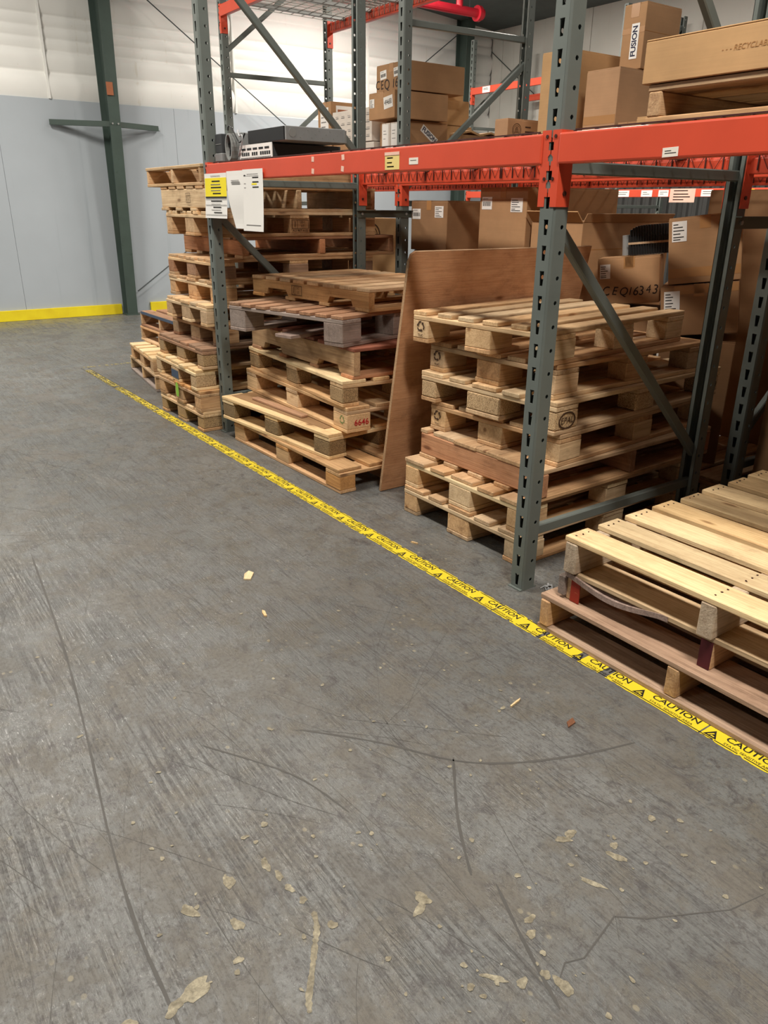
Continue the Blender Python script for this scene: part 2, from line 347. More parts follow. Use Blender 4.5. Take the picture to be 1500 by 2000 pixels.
def recycle_mark(parent, loc, rot, size, mat):
    m = MB()
    for k in range(3):
        a = math.radians(120 * k); ca, sa = math.cos(a), math.sin(a)
        for poly in ([(-0.30, -0.42), (0.08, -0.42), (0.08, -0.30), (-0.22, -0.30)], [(0.06, -0.52), (0.26, -0.36), (0.06, -0.20)], [(-0.46, -0.20), (-0.30, -0.42), (-0.22, -0.30), (-0.36, -0.12)]):
            m.prism([((x * ca - y * sa) * size, (x * sa + y * ca) * size) for x, y in poly], 0, 0.0006)
    return m.build('recycling_mark', mat, parent, loc, rot)

# ------------------------------------------------------------------ room shell
fl = struct(MB().box(-9, 12, -6, 11.1, -0.2, 0.0).build('floor', M['floor']))
WALL_Y = 10.81
wf = bpy.data.objects.new('wall_far', None); C.objects.link(wf); struct(wf)
xs = [-6.0, -2.9, -0.35, 2.11, 4.30, 6.6, 9.9]
for i in range(len(xs) - 1):
    MB().box(xs[i] + 0.0015, xs[i + 1] - 0.0015, WALL_Y, WALL_Y + 0.04, 0.0, 2.568).build('wall_panel', M['bluewall'], wf, bevel=0.001, seg=1)
MB().box(-6, 9.9, WALL_Y + 0.045, WALL_Y + 0.12, 0, 5.6).build('wall_backing', M['whitewall2'], wf)
# quilted vinyl insulation, bellied between the girts
nx, nz = 60, 240; vs = []; fs = []
girts = [2.56, 2.87, 3.10, 3.22, 3.34, 3.46, 3.74, 3.86, 3.98, 4.30, 4.42, 4.70, 5.0, 5.3, 5.7]
for j in range(nz + 1):
    z = 2.56 + 3.0 * j / nz
    for i in range(nx + 1):
        x = -6 + 15.9 * i / nx
        zz = min(5.6, max(2.561, z + 0.014 * math.sin(x * 0.7)))
        g0 = max(g for g in girts if g <= zz); g1 = min(g for g in girts if g > zz); ph = (zz - g0) / (g1 - g0)
        b = 0.30 * (g1 - g0) * (ph ** 0.5) * (1 - ph ** 4) * (0.92 + 0.08 * math.sin(x * 0.9 + g0 * 9))
        vs.append((x, WALL_Y + 0.042 - b, z))
for j in range(nz):
    for i in range(nx):
        a = j * (nx + 1) + i; fs.append((a, a + 1, a + nx + 2, a + nx + 1))
ins = MB(); ins.v = vs; ins.f = fs; io = ins.build('insulation_sheet', M['whitewall'], wf)
for p in io.data.polygons: p.use_smooth = True
for x in (-3.4, 1.0, 2.75, 5.2, 7.4): MB().box(x - 0.012, x + 0.012, WALL_Y - 0.022, WALL_Y + 0.05, 2.57, 5.5).build('seam_tape', M['whitewall'], wf)
wr = bpy.data.objects.new('wall_right', None); C.objects.link(wr); struct(wr)
MB().box(9.94, 10.1, -6, 10.95, 0, 5.4).build('wall_backing', M['whitewall2'], wr)
y = -6.0; k = 0
while y < 10.8:
    MB().box(9.895 + 0.006 * (k % 2), 9.94, y + 0.004, min(y + 0.92, 10.8), 1.78, 5.4).build('wall_sheet', M['whitewall2'], wr, bevel=0.003, seg=1)
    m = MB().box(9.93, 9.94, y, y + 0.92, 0, 1.78)
    for q in range(6):
        yy = y + 0.15 * q
        m.prism([(9.94, yy + 0.005), (9.90, yy + 0.03), (9.90, yy + 0.09), (9.94, yy + 0.13)], 0, 1.78)
    m.build('ribbed_sheet', M['greywall'], wr)
    y += 0.92; k += 1
ce = MB().prism([(-9, 5.55), (10.1, 4.06), (10.1, 4.2), (-9, 5.7)], -6, 11.1, 'y').build('ceiling', M['ceil']); struct(ce)
t1 = MB().box(-6.0, 3.32, WALL_Y - 0.028, WALL_Y - 0.0005, 0.0, 0.131).build('trim_1', M['yellowpaint'], bevel=0.003, seg=1); struct(t1)
t2 = MB().box(3.72, 9.0, WALL_Y - 0.028, WALL_Y - 0.0005, 0.0, 0.131).build('trim_2', M['yellowpaint'], bevel=0.003, seg=1); struct(t2)

# ------------------------------------------------------------------ green building columns and wall bracing
def column(name, label, x, w, y0b, y0t, h, arms):
    t = thing(name, label, 'column', (x, WALL_Y, 0))
    yb, yt = y0b - WALL_Y, y0t - WALL_Y
    def fl_(y0, y1, th): return MB().add([(-w / 2, y0, 0.012), (w / 2, y0, 0.012), (w / 2, y0 + th, 0.012), (-w / 2, y0 + th, 0.012), (-w / 2, y1, h), (w / 2, y1, h), (w / 2, y1 + th, h), (-w / 2, y1 + th, h)],
        [(0, 3, 2, 1), (4, 5, 6, 7), (0, 1, 5, 4), (1, 2, 6, 5), (2, 3, 7, 6), (3, 0, 4, 7)])
    fl_(yb, yt, 0.012).build('front_flange', M['green'], t)
    MB().box(-w / 2, w / 2, -0.045, -0.033, 0.012, h).build('rear_flange', M['green'], t)
    MB().add([(-0.004, yb + 0.012, 0.012), (0.004, yb + 0.012, 0.012), (0.004, -0.045, 0.012), (-0.004, -0.045, 0.012), (-0.004, yt + 0.012, h), (0.004, yt + 0.012, h), (0.004, -0.045, h), (-0.004, -0.045, h)],
        [(0, 3, 2, 1), (4, 5, 6, 7), (0, 1, 5, 4), (1, 2, 6, 5), (2, 3, 7, 6), (3, 0, 4, 7)]).build('web', M['green'], t)
    MB().box(-w / 2 - 0.02, w / 2 + 0.02, yb - 0.02, -0.03, 0.0, 0.012).build('base_plate', M['green'], t)
    if arms:
        z = 2.31; yf = yb + (yt - yb) * z / h
        for sx, xe in ((-1, 2.70 - x), (1, 4.06 - x)):
            m = MB(); m.bar((sx * 0.05, yf + 0.03, z), (xe, -0.03, z + 0.005), 0.006, 0.06); m.bar((sx * 0.05, yf + 0.05, z - 0.028), (xe, -0.03, z - 0.023), 0.05, 0.006)
            m.build('flange_brace', M['green'], t)
            MB().tube((sx * 0.035, yf - 0.012, z + 0.004), (sx * 0.035, yf + 0.004, z + 0.004), 0.011, 8).build('bolt', M['galv'], t)
        ys = yb + (yt - yb) * 2.70 / h; MB().box(-w / 2 - 0.001, -w / 2 + 0.075, ys - 0.012, ys + 0.006, 2.62, 2.76).build('rust_patch', M['rust'], t)
    return t
column('steel_column', 'dark green tapered steel column with two side arms on the blue grey wall', 3.40, 0.135, 10.60, 10.30, 5.2, True)
column('steel_column', 'dark green steel column in the far corner behind the shelf racks', 9.16, 0.15, 10.62, 10.5, 4.3, False)
def rod(p, q, label):
    o = MB().tube(p, q, 0.0075, 8).build('bracing_rod', M['rod']); tag(o, label, 'rod', 'wall bracing rods'); return o
rod((3.55, 10.58, 4.0), (6.6, 10.58, 1.93), 'thin diagonal steel rod running down the white wall behind the far upright')
rod((3.52, 10.66, 0.30), (6.9, 10.66, 2.56), 'thin diagonal rod rising from the foot of the green column')
rod((7.4, 10.62, 2.81), (9.3, 10.62, 4.12), 'thin diagonal rod rising to the top of the corner column')
rod((9.876, 10.80, 3.78), (9.876, 8.9, 2.48), 'thin diagonal rod on the white right wall beyond the racks')

# ------------------------------------------------------------------ pallet rack
PITCH = 0.0812
def cell_panel(m, w, n, pitch, z0, hole, org, ux, flip=False):
    """strip of n cells with a hole polygon (8 pts) each; org = base point, ux = width direction"""
    ux = Vector(ux); org = Vector(org)
    for k in range(n):
        zb = z0 + k * pitch
        outer = [(0, 0), (w / 2, 0), (w, 0), (w, pitch / 2), (w, pitch), (w / 2, pitch), (0, pitch), (0, pitch / 2)]
        vs = [org + ux * a + Vector((0, 0, zb + b)) for a, b in outer] + [org + ux * a + Vector((0, 0, zb + b)) for a, b in hole]
        m.add(vs, [(i, (i + 1) % 8, 8 + (i + 1) % 8, 8 + i) for i in range(8)])
PW, PD, PH = 0.070, 0.062, 45 * PITCH
def post_mesh(lip):
    m = MB(); w = PW; b = 0.006
    c = w - 2 * b; hx = c * 0.46
    key = [(hx - 0.0066, 0.016), (hx, 0.016), (hx + 0.0066, 0.016), (hx + 0.0085, 0.040), (hx + 0.0102, 0.064), (hx, 0.064), (hx - 0.0102, 0.064), (hx - 0.0085, 0.040)]
    cell_panel(m, c, 45, PITCH, 0, key, (0, b, 0), (0, 1, 0))           # front face (faces -X), slots
    d = PD - b; hc = d * 0.62
    circ = [(hc + 0.0075 * math.cos(math.radians(a)), PITCH * 0.5 + 0.0075 * math.sin(math.radians(a))) for a in (225, 270, 315, 0, 45, 90, 135, 180)]
    cell_panel(m, d, 45, PITCH, 0, circ, (b, 0, 0), (1, 0, 0))
    cell_panel(m, d, 45, PITCH, 0, circ, (b, w, 0), (1, 0, 0))
    H = PH
    m.add([(b, 0, 0), (0, b, 0), (0, b, H), (b, 0, H)], [(0, 1, 2, 3)]); m.add([(b, w, 0), (0, w - b, 0), (0, w - b, H), (b, w, H)], [(0, 1, 2, 3)])
    for y0, y1 in ((0, lip), (w - lip, w)): m.add([(PD, y0, 0), (PD, y1, 0), (PD, y1, H), (PD, y0, H)], [(0, 1, 2, 3)])
    me = m.mesh('post'); bm = bmesh.new(); bm.from_mesh(me); bmesh.ops.remove_doubles(bm, verts=bm.verts, dist=0.0003)
    bmesh.ops.recalc_face_normals(bm, faces=bm.faces); bm.to_mesh(me); bm.free(); return me
POST = post_mesh(0.031); POST.materials.append(M['steel']); POSTB = post_mesh(0.018); POSTB.materials.append(M['steel'])
FD = 1.115
FDB = 1.165
def frame(x, y, label, pattern, dark=False, h=None):
    FD = 1.115 if x < 3 else FDB
    """upright frame: near face at y, front at x, depth FD"""
    t = thing('upright_frame', label, 'rack frame', (x, y, 0), 0, 'rack upright frames'); mat = M['steel']
    for px, mir in ((0, False), (FD, True)):
        o = link('post', POSTB if mir else POST, mat, t, (px, PW if mir else 0, 0), (0, 0, math.pi if mir else 0))
        sm = o.modifiers.new('thickness', 'SOLIDIFY'); sm.thickness = 0.0022; sm.offset = -1
        x0 = px - 0.075 if mir else px - 0.012
        MB().box(x0, x0 + 0.087, 0.001, PW - 0.001, 0.0, 0.005).build('foot_plate', mat, t)
    yc = PW / 2; a, b = PD * 0.55, FD - PD * 0.55
    for kind, z0, z1 in pattern:
        m = MB(); bw, bh = (0.030, 0.040)
        m.bar((a, yc, z0), (b, yc, z1), bw, bh); m.build('horizontal_brace' if kind == 'h' else 'diagonal_brace', mat, t, bevel=0.004, seg=1)
    return t
PA = [('h', 0.235, 0.235), ('d', 1.36, 0.37), ('h', 1.522, 1.522), ('d', 2.70, 1.70), ('h', 2.83, 2.83), ('d', 2.95, 3.55)]
PB = [('h', 0.235, 0.235), ('d', 0.37, 1.36), ('h', 1.42, 1.42), ('d', 1.50, 2.37), ('h', 2.505, 2.52), ('d', 2.68, 3.55)]
YF = [-0.82, 1.845, 4.57, 7.30]
XA, XB, XC = 2.0, 3.415, 8.5
frame(XA, YF[1], 'nearest grey rack frame with slotted post between pallet stack and near pallets', PA)
frame(XA, YF[2], 'grey rack frame by the tall stack at the left end of the front row', PA)
frame(XA, YF[0], 'grey rack frame at the near end of the front row', PA)
frame(XB, YF[1], 'grey second row rack frame behind the nearest frame, cartons beside it', PB)
frame(XB, YF[2], 'grey second row rack frame whose slotted post stands before the cartons', PB)
frame(XB, YF[3], 'farthest grey frame of the second row, white wall behind it', PB)
frame(XB, YF[0], 'grey second row rack frame at the near end', PB)
YC = [9.68, 6.95, 4.22]
frame(XC, YC[0], 'grey frame of the far rack near the corner column', PB)
frame(XC, YC[1], 'grey frame of the far rack behind the upended taped carton', PB)
frame(XC, YC[2], 'grey frame of the far rack hidden mostly by cartons at right', PB)
for yy, lb in ((YF[1], 'short grey spacer joining the nearest frame to the second row'), (YF[2], 'short grey spacer joining the left end frame to the second row')):
    t = thing('row_spacer', lb, 'spacer', (XA + FD - 0.08, yy - 0.006, 1.35), 0, 'row spacers')
    MB().box(0, XB - XA - FD + 0.16, -0.004, 0.0, -0.024, 0.024).add([], []).box(0, XB - XA - FD + 0.16, -0.03, -0.004, 0.02, 0.024).build('channel', M['steeldark'], t)
    for bx in (0.04, XB - XA - FD + 0.11): MB().tube((bx, -0.012, 0), (bx, 0.0, 0), 0.009, 8).build('bolt', M['galv'], t)

def connector(parent, y, side, zb, x=0.0, inner=False):
    """end plate: side=+1 plate covers the half post towards +y of y=0 seam"""
    m = MB(); h = 0.226; fw = 0.0365; s = side
    nt_ = 0.011
    prof = [(0, 0), (fw, 0), (fw, h), (0.004, h), (0.004, h - 0.034), (nt_, h - 0.034), (nt_, h - 0.058), (0.003, h - 0.058), (0.003, h - 0.07), (nt_, h - 0.078), (nt_, h - 0.09), (0.005, h - 0.09), (0.003, h - 0.118), (nt_ + 0.002, h - 0.118), (nt_ + 0.002, h - 0.146), (0.003, h - 0.146), (nt_, h - 0.158), (nt_, h - 0.17), (0.003, h - 0.17), (0.003, h - 0.196), (nt_ + 0.002, h - 0.196), (nt_ + 0.002, 0.0)]
    d = -1 if not inner else 1
    m.prism([(s * a, b) for a, b in prof[1:]], x + d * 0.0005, x + d * 0.0045, 'x')
    yy = s * fw; 
    m.box(min(x + d * 0.0045, x - d * 0.058), max(x + d * 0.0045, x - d * 0.058), min(yy, yy + s * 0.004), max(yy, yy + s * 0.004), 0, h)
    o = m.build('end_connector', M['orangep'], parent, (0, y, zb))
    for a, b in ((0.018, h - 0.018), (0.018, h - 0.142)):
        MB().tube((x + d * 0.004, s * a, b), (x + d * 0.0075, s * a, b), 0.0055, 8).build('rivet', M['bolt'], o)
    MB().tube((x - d * 0.03, s * (fw + 0.004), 0.04), (x - d * 0.03, s * (fw + 0.008), 0.04), 0.008, 8).build('rivet', M['bolt'], o)
    return o
def beam(x, y0, y1, ztop, label, group, inner=False, front=True):
    """orange step beam from post seam y0 to y1; x = post face"""
    t = thing('shelf_beam', label, 'beam', (x, 0, ztop), 0, group)
    d = 1 if not inner else -1
    hb = 0.090
    pr = [(-0.010, -hb), (0.034, -hb), (0.034, -0.030), (0.020, -0.030), (0.020, 0.0), (-0.010, 0.0)]
    pr = [(d * a, b) for a, b in pr]
    a0, a1 = y0 + 0.036, y1 - 0.036
    vs = [(a, yy, b) for yy in (a0, a1) for a, b in pr]; n = len(pr)
    MB().add(vs, [tuple(range(n)), tuple(range(2 * n - 1, n - 1, -1))] + [(i, (i + 1) % n, n + (i + 1) % n, n + i) for i in range(n)]).build('channel', M['orangep'], t, bevel=0.006, seg=2)
    connector(t, y0, 1, -0.217, 0.0, inner); connector(t, y1, -1, -0.217, 0.0, inner)
    return t
def seam(i): return YF[i] + PW / 2
Z1, Z2 = 1.619, 3.04
bA1 = beam(XA, seam(1), seam(2), Z1, 'long orange front beam with hanging papers left of the nearest post', 'orange shelf beams')
bA0 = beam(XA, seam(0), seam(1), Z1, 'scuffed orange front beam right of the nearest post, under the cardboard tray', 'orange shelf beams')
beam(XA + FD, seam(1), seam(2), Z1, 'orange rear beam with hanging deck wires, seen under the long front beam', 'orange shelf beams', True)
beam(XA + FD, seam(0), seam(1), Z1, 'orange rear beam seen under the scuffed front beam at right', 'orange shelf beams', True)
beam(XB, seam(1), seam(2), Z1, 'orange second row front beam behind the middle bay', 'orange shelf beams')
beam(XB, seam(0), seam(1), Z1, 'orange second row front beam behind the right bay', 'orange shelf beams')
beam(XB, seam(2), seam(3), Z1, 'orange second row front beam carrying white cartons', 'orange shelf beams')
for i, w_ in ((0, 'right'), (1, 'middle'), (2, 'far left')):
    beam(XB + FDB, seam(i), seam(i + 1), Z1, 'orange second row rear beam in the %s bay' % w_, 'orange shelf beams', True)
beam(XB, seam(2), seam(3), Z2, 'high orange front beam at top left holding the wire deck', 'orange shelf beams')
beam(XB + FDB, seam(2), seam(3), Z2, 'high orange rear beam at top centre with wire ends over it', 'orange shelf beams', True)
def seamC(i): return YC[i] + PW / 2
bC1 = beam(XC, seamC(2), seamC(1), Z1, 'orange far rack beam with white stickers seen between cartons and front beam', 'orange shelf beams')
beam(XC, seamC(1), seamC(0), Z1, 'low orange far rack beam behind the second row cartons', 'orange shelf beams')
bC2 = beam(XC, seamC(1), seamC(0), Z2 - 0.01, 'high orange far rack beam with one white tag, by the corner', 'orange shelf beams')
bC3 = beam(XC, seamC(2), seamC(1), Z2 - 0.01, 'high orange far rack beam with a yellow tag, right of the corner', 'orange shelf beams')
bC4 = beam(XC, 1.49, seamC(2), Z1, 'orange far rack beam at the right edge behind the cartons', 'orange shelf beams')
beam(XC + FDB, seamC(2), seamC(1), Z2 - 0.01, 'high orange rear beam of the far rack against the right wall', 'orange shelf beams', True)
beam(XC + FDB, seamC(1), seamC(0), Z2 - 0.01, 'high orange rear beam of the far rack near the corner column', 'orange shelf beams', True)

def deck(x, y0, y1, z, label, hang_rear=True):
    t = thing('wire_deck', label, 'wire deck', (x, y0, z), 0, 'wire decks')
    d = FD if x < 3 else FDB; w = y1 - y0; m = MB(); n = int(w / 0.08); r = 0.0022
    for i in range(n + 1):
        yy = w * i / n; m.box(0.012, d - 0.012, yy - r, yy + r, 0.0, 2 * r)
        if hang_rear:
            m.box(d - 0.040, d - 0.036, yy - r, yy + r, -0.078, 0.0)
            if i < n:
                m.bar((d - 0.038, yy, -0.005), (d - 0.038, yy + w / n * 0.5, -0.075), 0.0016, 0.0016); m.bar((d - 0.038, yy + w / n * 0.5, -0.075), (d - 0.038, yy + w / n, -0.005), 0.0016, 0.0016)
    for k in range(11):
        xx = 0.02 + (d - 0.04) * k / 10; m.box(xx - r, xx + r, 0, w, 2 * r, 4 * r)
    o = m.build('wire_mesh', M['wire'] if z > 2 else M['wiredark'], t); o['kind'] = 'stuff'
    nch = max(3, int(w / 0.42))
    for i in range(nch):
        yy = w * (i + 0.5) / nch; MB().box(0.022, d - 0.022, yy - 0.019, yy + 0.019, -0.028, -0.0005).build('support_channel', M['galv'], t, bevel=0.003, seg=1)
    return t
def decks(x, i, z, lab, Y=YF, hang=True):
    a, b = Y[i] + 0.11, Y[i + 1] - 0.04; mid = (a + b) / 2
    deck(x, a, mid - 0.006, z, lab % 'near', hang); deck(x, mid + 0.006, b, z, lab % 'far', hang)
decks(XA, 1, Z1 + 0.001, 'wire deck over the pallet stacks, %s half of the front middle bay')
decks(XA, 0, Z1 + 0.001, 'wire deck under the cardboard tray, %s half of the right bay')
decks(XB, 0, Z1 + 0.001, 'wire deck of the second row right bay, %s half')
decks(XB, 1, Z1 + 0.001, 'wire deck of the second row middle bay, %s half')
decks(XB, 2, Z1 + 0.001, 'wire deck under the white cartons, %s half of the far bay')
decks(XB, 2, Z2 + 0.001, 'high wire deck seen from below at top, %s half')
decks(XC, 0, Z2 - 0.009, 'wire deck high on the far rack, %s half', [YC[2], YC[1]])
# stickers on the beams
def sticker(parent, y, z, w, h, mat, bars=None, sd=0, x=-0.0102, roll=0.0):
    p = placard('beam_sticker', parent, mat, (x, y, z), ROT_NX, w, h, roll, 0.0008)
    if bars: printed_bars(p, w, h, bars, M['ink'], -0.35, sd, 0.0012, 0.07)
    return p
for y_, z_ in ((3.357, 1.599), (3.359, 1.548), (3.098, 1.597), (3.103, 1.551)): sticker(bA1, y_, z_ - Z1, 0.022, 0.022, M['pinkpaper'], None, 0, -0.0102, random.uniform(-.2, .2))
tg = sticker(bA1, 2.732, 1.566 - Z1, 0.098, 0.058, M['cream_paper'], (0.25, -0.05, -0.3), 4); placard('tape_strip', tg, M['pinkpaper'], (0, 0.03, 0.0009), (0, 0, 0), 0.1, 0.012)
sticker(bA1, 2.59, 1.564 - Z1, 0.058, 0.024, M['sticker'], (0.1,), 6)
sticker(bA0, 1.43, 1.545 - Z1, 0.050, 0.024, M['sticker'], (0.15, -0.1), 8, -0.0102, 0.04)
for i_, (y_, w_) in enumerate(((6.72, 0.20), (6.36, 0.16), (6.12, 0.14), (5.24 + 0.30, 0.15), (5.06, 0.18))):
    sticker(bC1, y_, 1.57 - Z1, w_, 0.072, M['yellow'] if i_ == 4 else M['white'], (0.2, -0.1), 20 + i_)
sticker(bC4, 4.0, 1.58 - Z1, 0.17, 0.07, M['white'], (0.2, -0.1), 31)
pp = sticker(bC1, 5.86, 1.545 - Z1, 0.34, 0.15, M['pinkpaper'], (0.35, 0.1, -0.1, -0.3), 33)
sticker(bC2, 9.36, -0.045, 0.16, 0.08, M['white'], (0.2, 0.0), 35)
sticker(bC3, 6.78, -0.045, 0.34, 0.06, M['cream_paper'], (0.2, -0.1), 36)

# papers hanging on the long front beam
def hang_paper(name, label, y0, y1, z0, z1, x=1.9845, curl=0.0, taper=0.0, skew=0.0):
    n = 12; m = MB(); vs = []
    for i in range(n + 1):
        f = i / n; z = z1 + (z0 - z1) * f
        xx = x - curl * math.sin(f * 5.2) * f - 0.010 * f * f
        a = y0 - taper * f * f * (y0 - y1) + skew * f; b = y1 + skew * f
        vs += [(xx, a, z), (xx, b, z)]
    vs2 = [(a + 0.0006, b, c) for a, b, c in vs]; k = len(vs)
    fs = [(2 * i, 2 * i + 1, 2 * i + 3, 2 * i + 2) for i in range(n)] + [(k + 2 * i, k + 2 * i + 2, k + 2 * i + 3, k + 2 * i + 1) for i in range(n)]
    m.add(vs + vs2, fs + [(0, k, k + 1, 1), (2 * n, 2 * n + 1, k + 2 * n + 1, k + 2 * n)] + [(2 * i, 2 * i + 2, k + 2 * i + 2, k + 2 * i) for i in range(n)] + [(2 * i + 1, k + 2 * i + 1, k + 2 * i + 3, 2 * i + 3) for i in range(n)])
    o = m.build(name, M['white']); tag(o, label, 'paper', 'papers hung on the front beam')
    return o
def flatbars(parent, lst, mat, name='printed_line', x=1.983):
    m = MB()
    for yc, zc, w, h, xx in lst: m.box(xx - 0.0006, xx, yc - w / 2, yc + w / 2, zc - h / 2, zc + h / 2)
    o = m.build(name, mat, parent); o['kind'] = 'stuff'; return o
xa = lambda z, z1, z0: 1.9838 - 0.010 * ((z1 - z) / (z1 - z0)) ** 2
p1 = hang_paper('notice_paper', 'white paper with a yellow upper half, leftmost of the three hung on the beam', 4.60, 4.298, 1.326, 1.566)
yb = MB(); 
for i in range(25):
    za, zb = 1.542 - i * 0.00396, 1.542 - (i + 1) * 0.00396
    yb.box(xa((za + zb) / 2, 1.566, 1.326) - 0.0012, xa((za + zb) / 2, 1.566, 1.326) - 0.0002, 4.30, 4.592, zb, za)
yb.build('yellow_block', M['yellow'], p1)
flatbars(p1, [(4.44, 1.524, 0.11, 0.007, xa(1.524, 1.566, 1.326) - 0.0013), (4.44, 1.491, 0.14, 0.007, xa(1.491, 1.566, 1.326) - 0.0013), (4.43, 1.459, 0.11, 0.007, xa(1.459, 1.566, 1.326) - 0.0013),
              (4.445, 1.439, 0.29, 0.006, xa(1.439, 1.566, 1.326) - 0.0013), (4.44, 1.419, 0.15, 0.005, xa(1.419, 1.566, 1.326) - 0.0008), (4.43, 1.386, 0.11, 0.005, xa(1.386, 1.566, 1.326) - 0.0008), (4.42, 1.357, 0.11, 0.005, xa(1.357, 1.566, 1.326) - 0.0008)], M['ink'])
flatbars(p1, [(4.445, z_, 0.29 if z_ < 1.435 and k_ % 2 else 0.13, 0.0022, xa(z_, 1.566, 1.326) - 0.0014) for k_, z_ in enumerate((1.553, 1.508, 1.505, 1.476, 1.474, 1.43, 1.403, 1.398, 1.372, 1.345))], M['greyink'])
p2 = hang_paper('notice_paper', 'creased narrow white paper, middle of the three hung on the beam', 4.290, 4.075, 1.277, 1.572, 1.9825, 0.006, 0.5, 0.012)
flatbars(p2, [(4.17, 1.512, 0.11, 0.007, 1.9775), (4.18, 1.524, 0.10, 0.003, 1.979)], M['greyink'])
p3 = hang_paper('notice_paper', 'large white sheet with small print, rightmost of the three hung on the beam', 4.085, 3.850, 1.268, 1.575, 1.981)
xb = lambda z: 1.9808 - 0.010 * ((1.575 - z) / 0.307) ** 2
flatbars(p3, [(3.935, 1.534, 0.07, 0.006, xb(1.534)), (3.935, 1.512, 0.07, 0.006, xb(1.512)), (3.935, 1.487, 0.07, 0.006, xb(1.487)), (4.06, 1.545, 0.02, 0.007, xb(1.545))], M['ink'])
flatbars(p3, [(3.95, 1.502, 0.06, 0.008, xb(1.5))], M['yellow'], 'yellow_highlight')
flatbars(p3, [(3.97, 1.551, 0.13, 0.002, xb(1.551)), (3.98, 1.543, 0.16, 0.0015, xb(1.543)), (3.965, 1.298, 0.17, 0.005, xb(1.298)), (4.06, 1.505, 0.02, 0.003, xb(1.505)), (4.06, 1.485, 0.02, 0.003, xb(1.485))], M['greyink'])

# ------------------------------------------------------------------ pallets
G1, G2, G3, G4, G0 = 'pallets of the tall stack at the left end', 'pallets of the middle stack', 'pallets of the stack left of the nearest post', 'near pallets at the lower right', 'pallets behind the tall stack, farthest left'
def pallet_block(name, label, x, y, z, rz, D, Wd, H, group, noblk=(), run='X', nb=5, top='pale', mid='pale', blk='pale', bot='pale', tops=None, nblk=None, bt=0.020, solid_bottom=None, skip=()):
    t = thing(name, label, 'pallet', (x, y, z), rz, group)
    La, Wb = (D, Wd) if run == 'X' else (Wd, D)
    def P(a, b, c): return (a, b, c) if run == 'X' else (b, a, c)
    al = run; ac = 'Y' if run == 'X' else 'X'
    hb = H - 3 * bt
    ws = tops or ([0.145, 0.1, 0.145, 0.1, 0.145] if nb == 5 else [Wb / nb * 0.74] * nb)
    sc = 1.0
    for i, w in enumerate(ws):
        n = len(ws)
        b = ws[0] / 2 + (Wb - ws[0] / 2 - ws[-1] / 2) * i / (n - 1)
        if i in skip: continue
        plank('top_board', M[top], t, P(La / 2 + random.uniform(-0.006, 0.006), b, H - bt / 2), La - random.uniform(0.0, 0.012), w, bt * random.uniform(0.96, 1.0), al)
    for a in (0.07, La / 2, La - 0.07):
        plank('stringer_board', M[mid], t, P(a, Wb / 2, H - 1.5 * bt), Wb, 0.14, bt, ac, jit=0.002)
    nblk = nblk or [0.10, 0.145, 0.10]
    bs_ = []
    for ib, (b, w) in enumerate(((nblk[0] / 2, nblk[0]), (Wb / 2, nblk[1]), (Wb - nblk[2] / 2, nblk[2]))):
        for ia, a in enumerate((0.0725, La / 2, La - 0.0725)):
            if (ia, ib) in noblk: continue
            o = plank('block', M[blk], t, P(a, b, bt + hb / 2), 0.143, w - 0.002, hb, al, 0.006 if 'chip' in blk else 0.003, 0.002); bs_.append((ia, ib, o))
        plank('bottom_board', M[bot], t, P(La / 2, b, bt / 2), La, w, bt, al, jit=0.002)
    t['_n'] = 1; del t['_n']
    return t
def pallet_stringer(name, label, x, y, z, rz, D, Wd, H, group, run='Y', nb=8, nbot=5, top='pale', st='pale', bot=None, ends=None, notch=False, tops=None, sw=0.038, tt=0.019, skirt=None):
    """deck boards along `run`; three stringers along the other axis"""
    t = thing(name, label, 'pallet', (x, y, z), rz, group); bot = bot or top
    Lb, Ls = (Wd, D) if run == 'Y' else (D, Wd)           # board length, stringer length
    def P(a, s, c): return (s, a, c) if run == 'Y' else (a, s, c)   # a along boards, s along stringers
    ac = 'X' if run == 'Y' else 'Y'
    zb = tt if nbot else 0.0; hs = H - tt - zb
    ws = tops or [Ls / nb * 0.78] * nb
    for i, w in enumerate(ws):
        s = ws[0] / 2 + (Ls - ws[0] / 2 - ws[-1] / 2) * i / (len(ws) - 1)
        plank('top_board', M[top], t, P(Lb / 2 + random.uniform(-0.004, 0.004), s, H - tt / 2), Lb - random.uniform(0, 0.008), w, tt, run)
    for i in range(nbot):
        w = 0.095 if 0 < i < nbot - 1 else 0.12
        s = 0.06 + (Ls - 0.12) * i / (nbot - 1)
        plank('bottom_board', M[bot], t, P(Lb / 2, s, tt / 2), Lb, w, tt, run)
    for k, a in enumerate((sw / 2 + 0.004, Lb / 2, Lb - sw / 2 - 0.004)):
        mt = M[(ends[k] if ends else st)]
        if notch:
            d = 0.036; q = [(0, 0), (Ls * 0.12, 0), (Ls * 0.135, d), (Ls * 0.30, d), (Ls * 0.32, 0), (Ls * 0.66, 0), (Ls * 0.68, d), (Ls * 0.85, d), (Ls * 0.865, 0), (Ls, 0), (Ls, hs), (0, hs)]
            o = MB().prism([(p - Ls / 2, r - hs / 2) for p, r in q], -sw / 2, sw / 2, 'y').build('stringer', mt, t, P(a, Ls / 2, zb + hs / 2), (0, 0, 0 if ac == 'X' else math.pi / 2))
        else:
            plank('stringer', mt, t, P(a, Ls / 2, zb + hs / 2), Ls, sw, hs, ac, 0.004, 0.002)
    return t
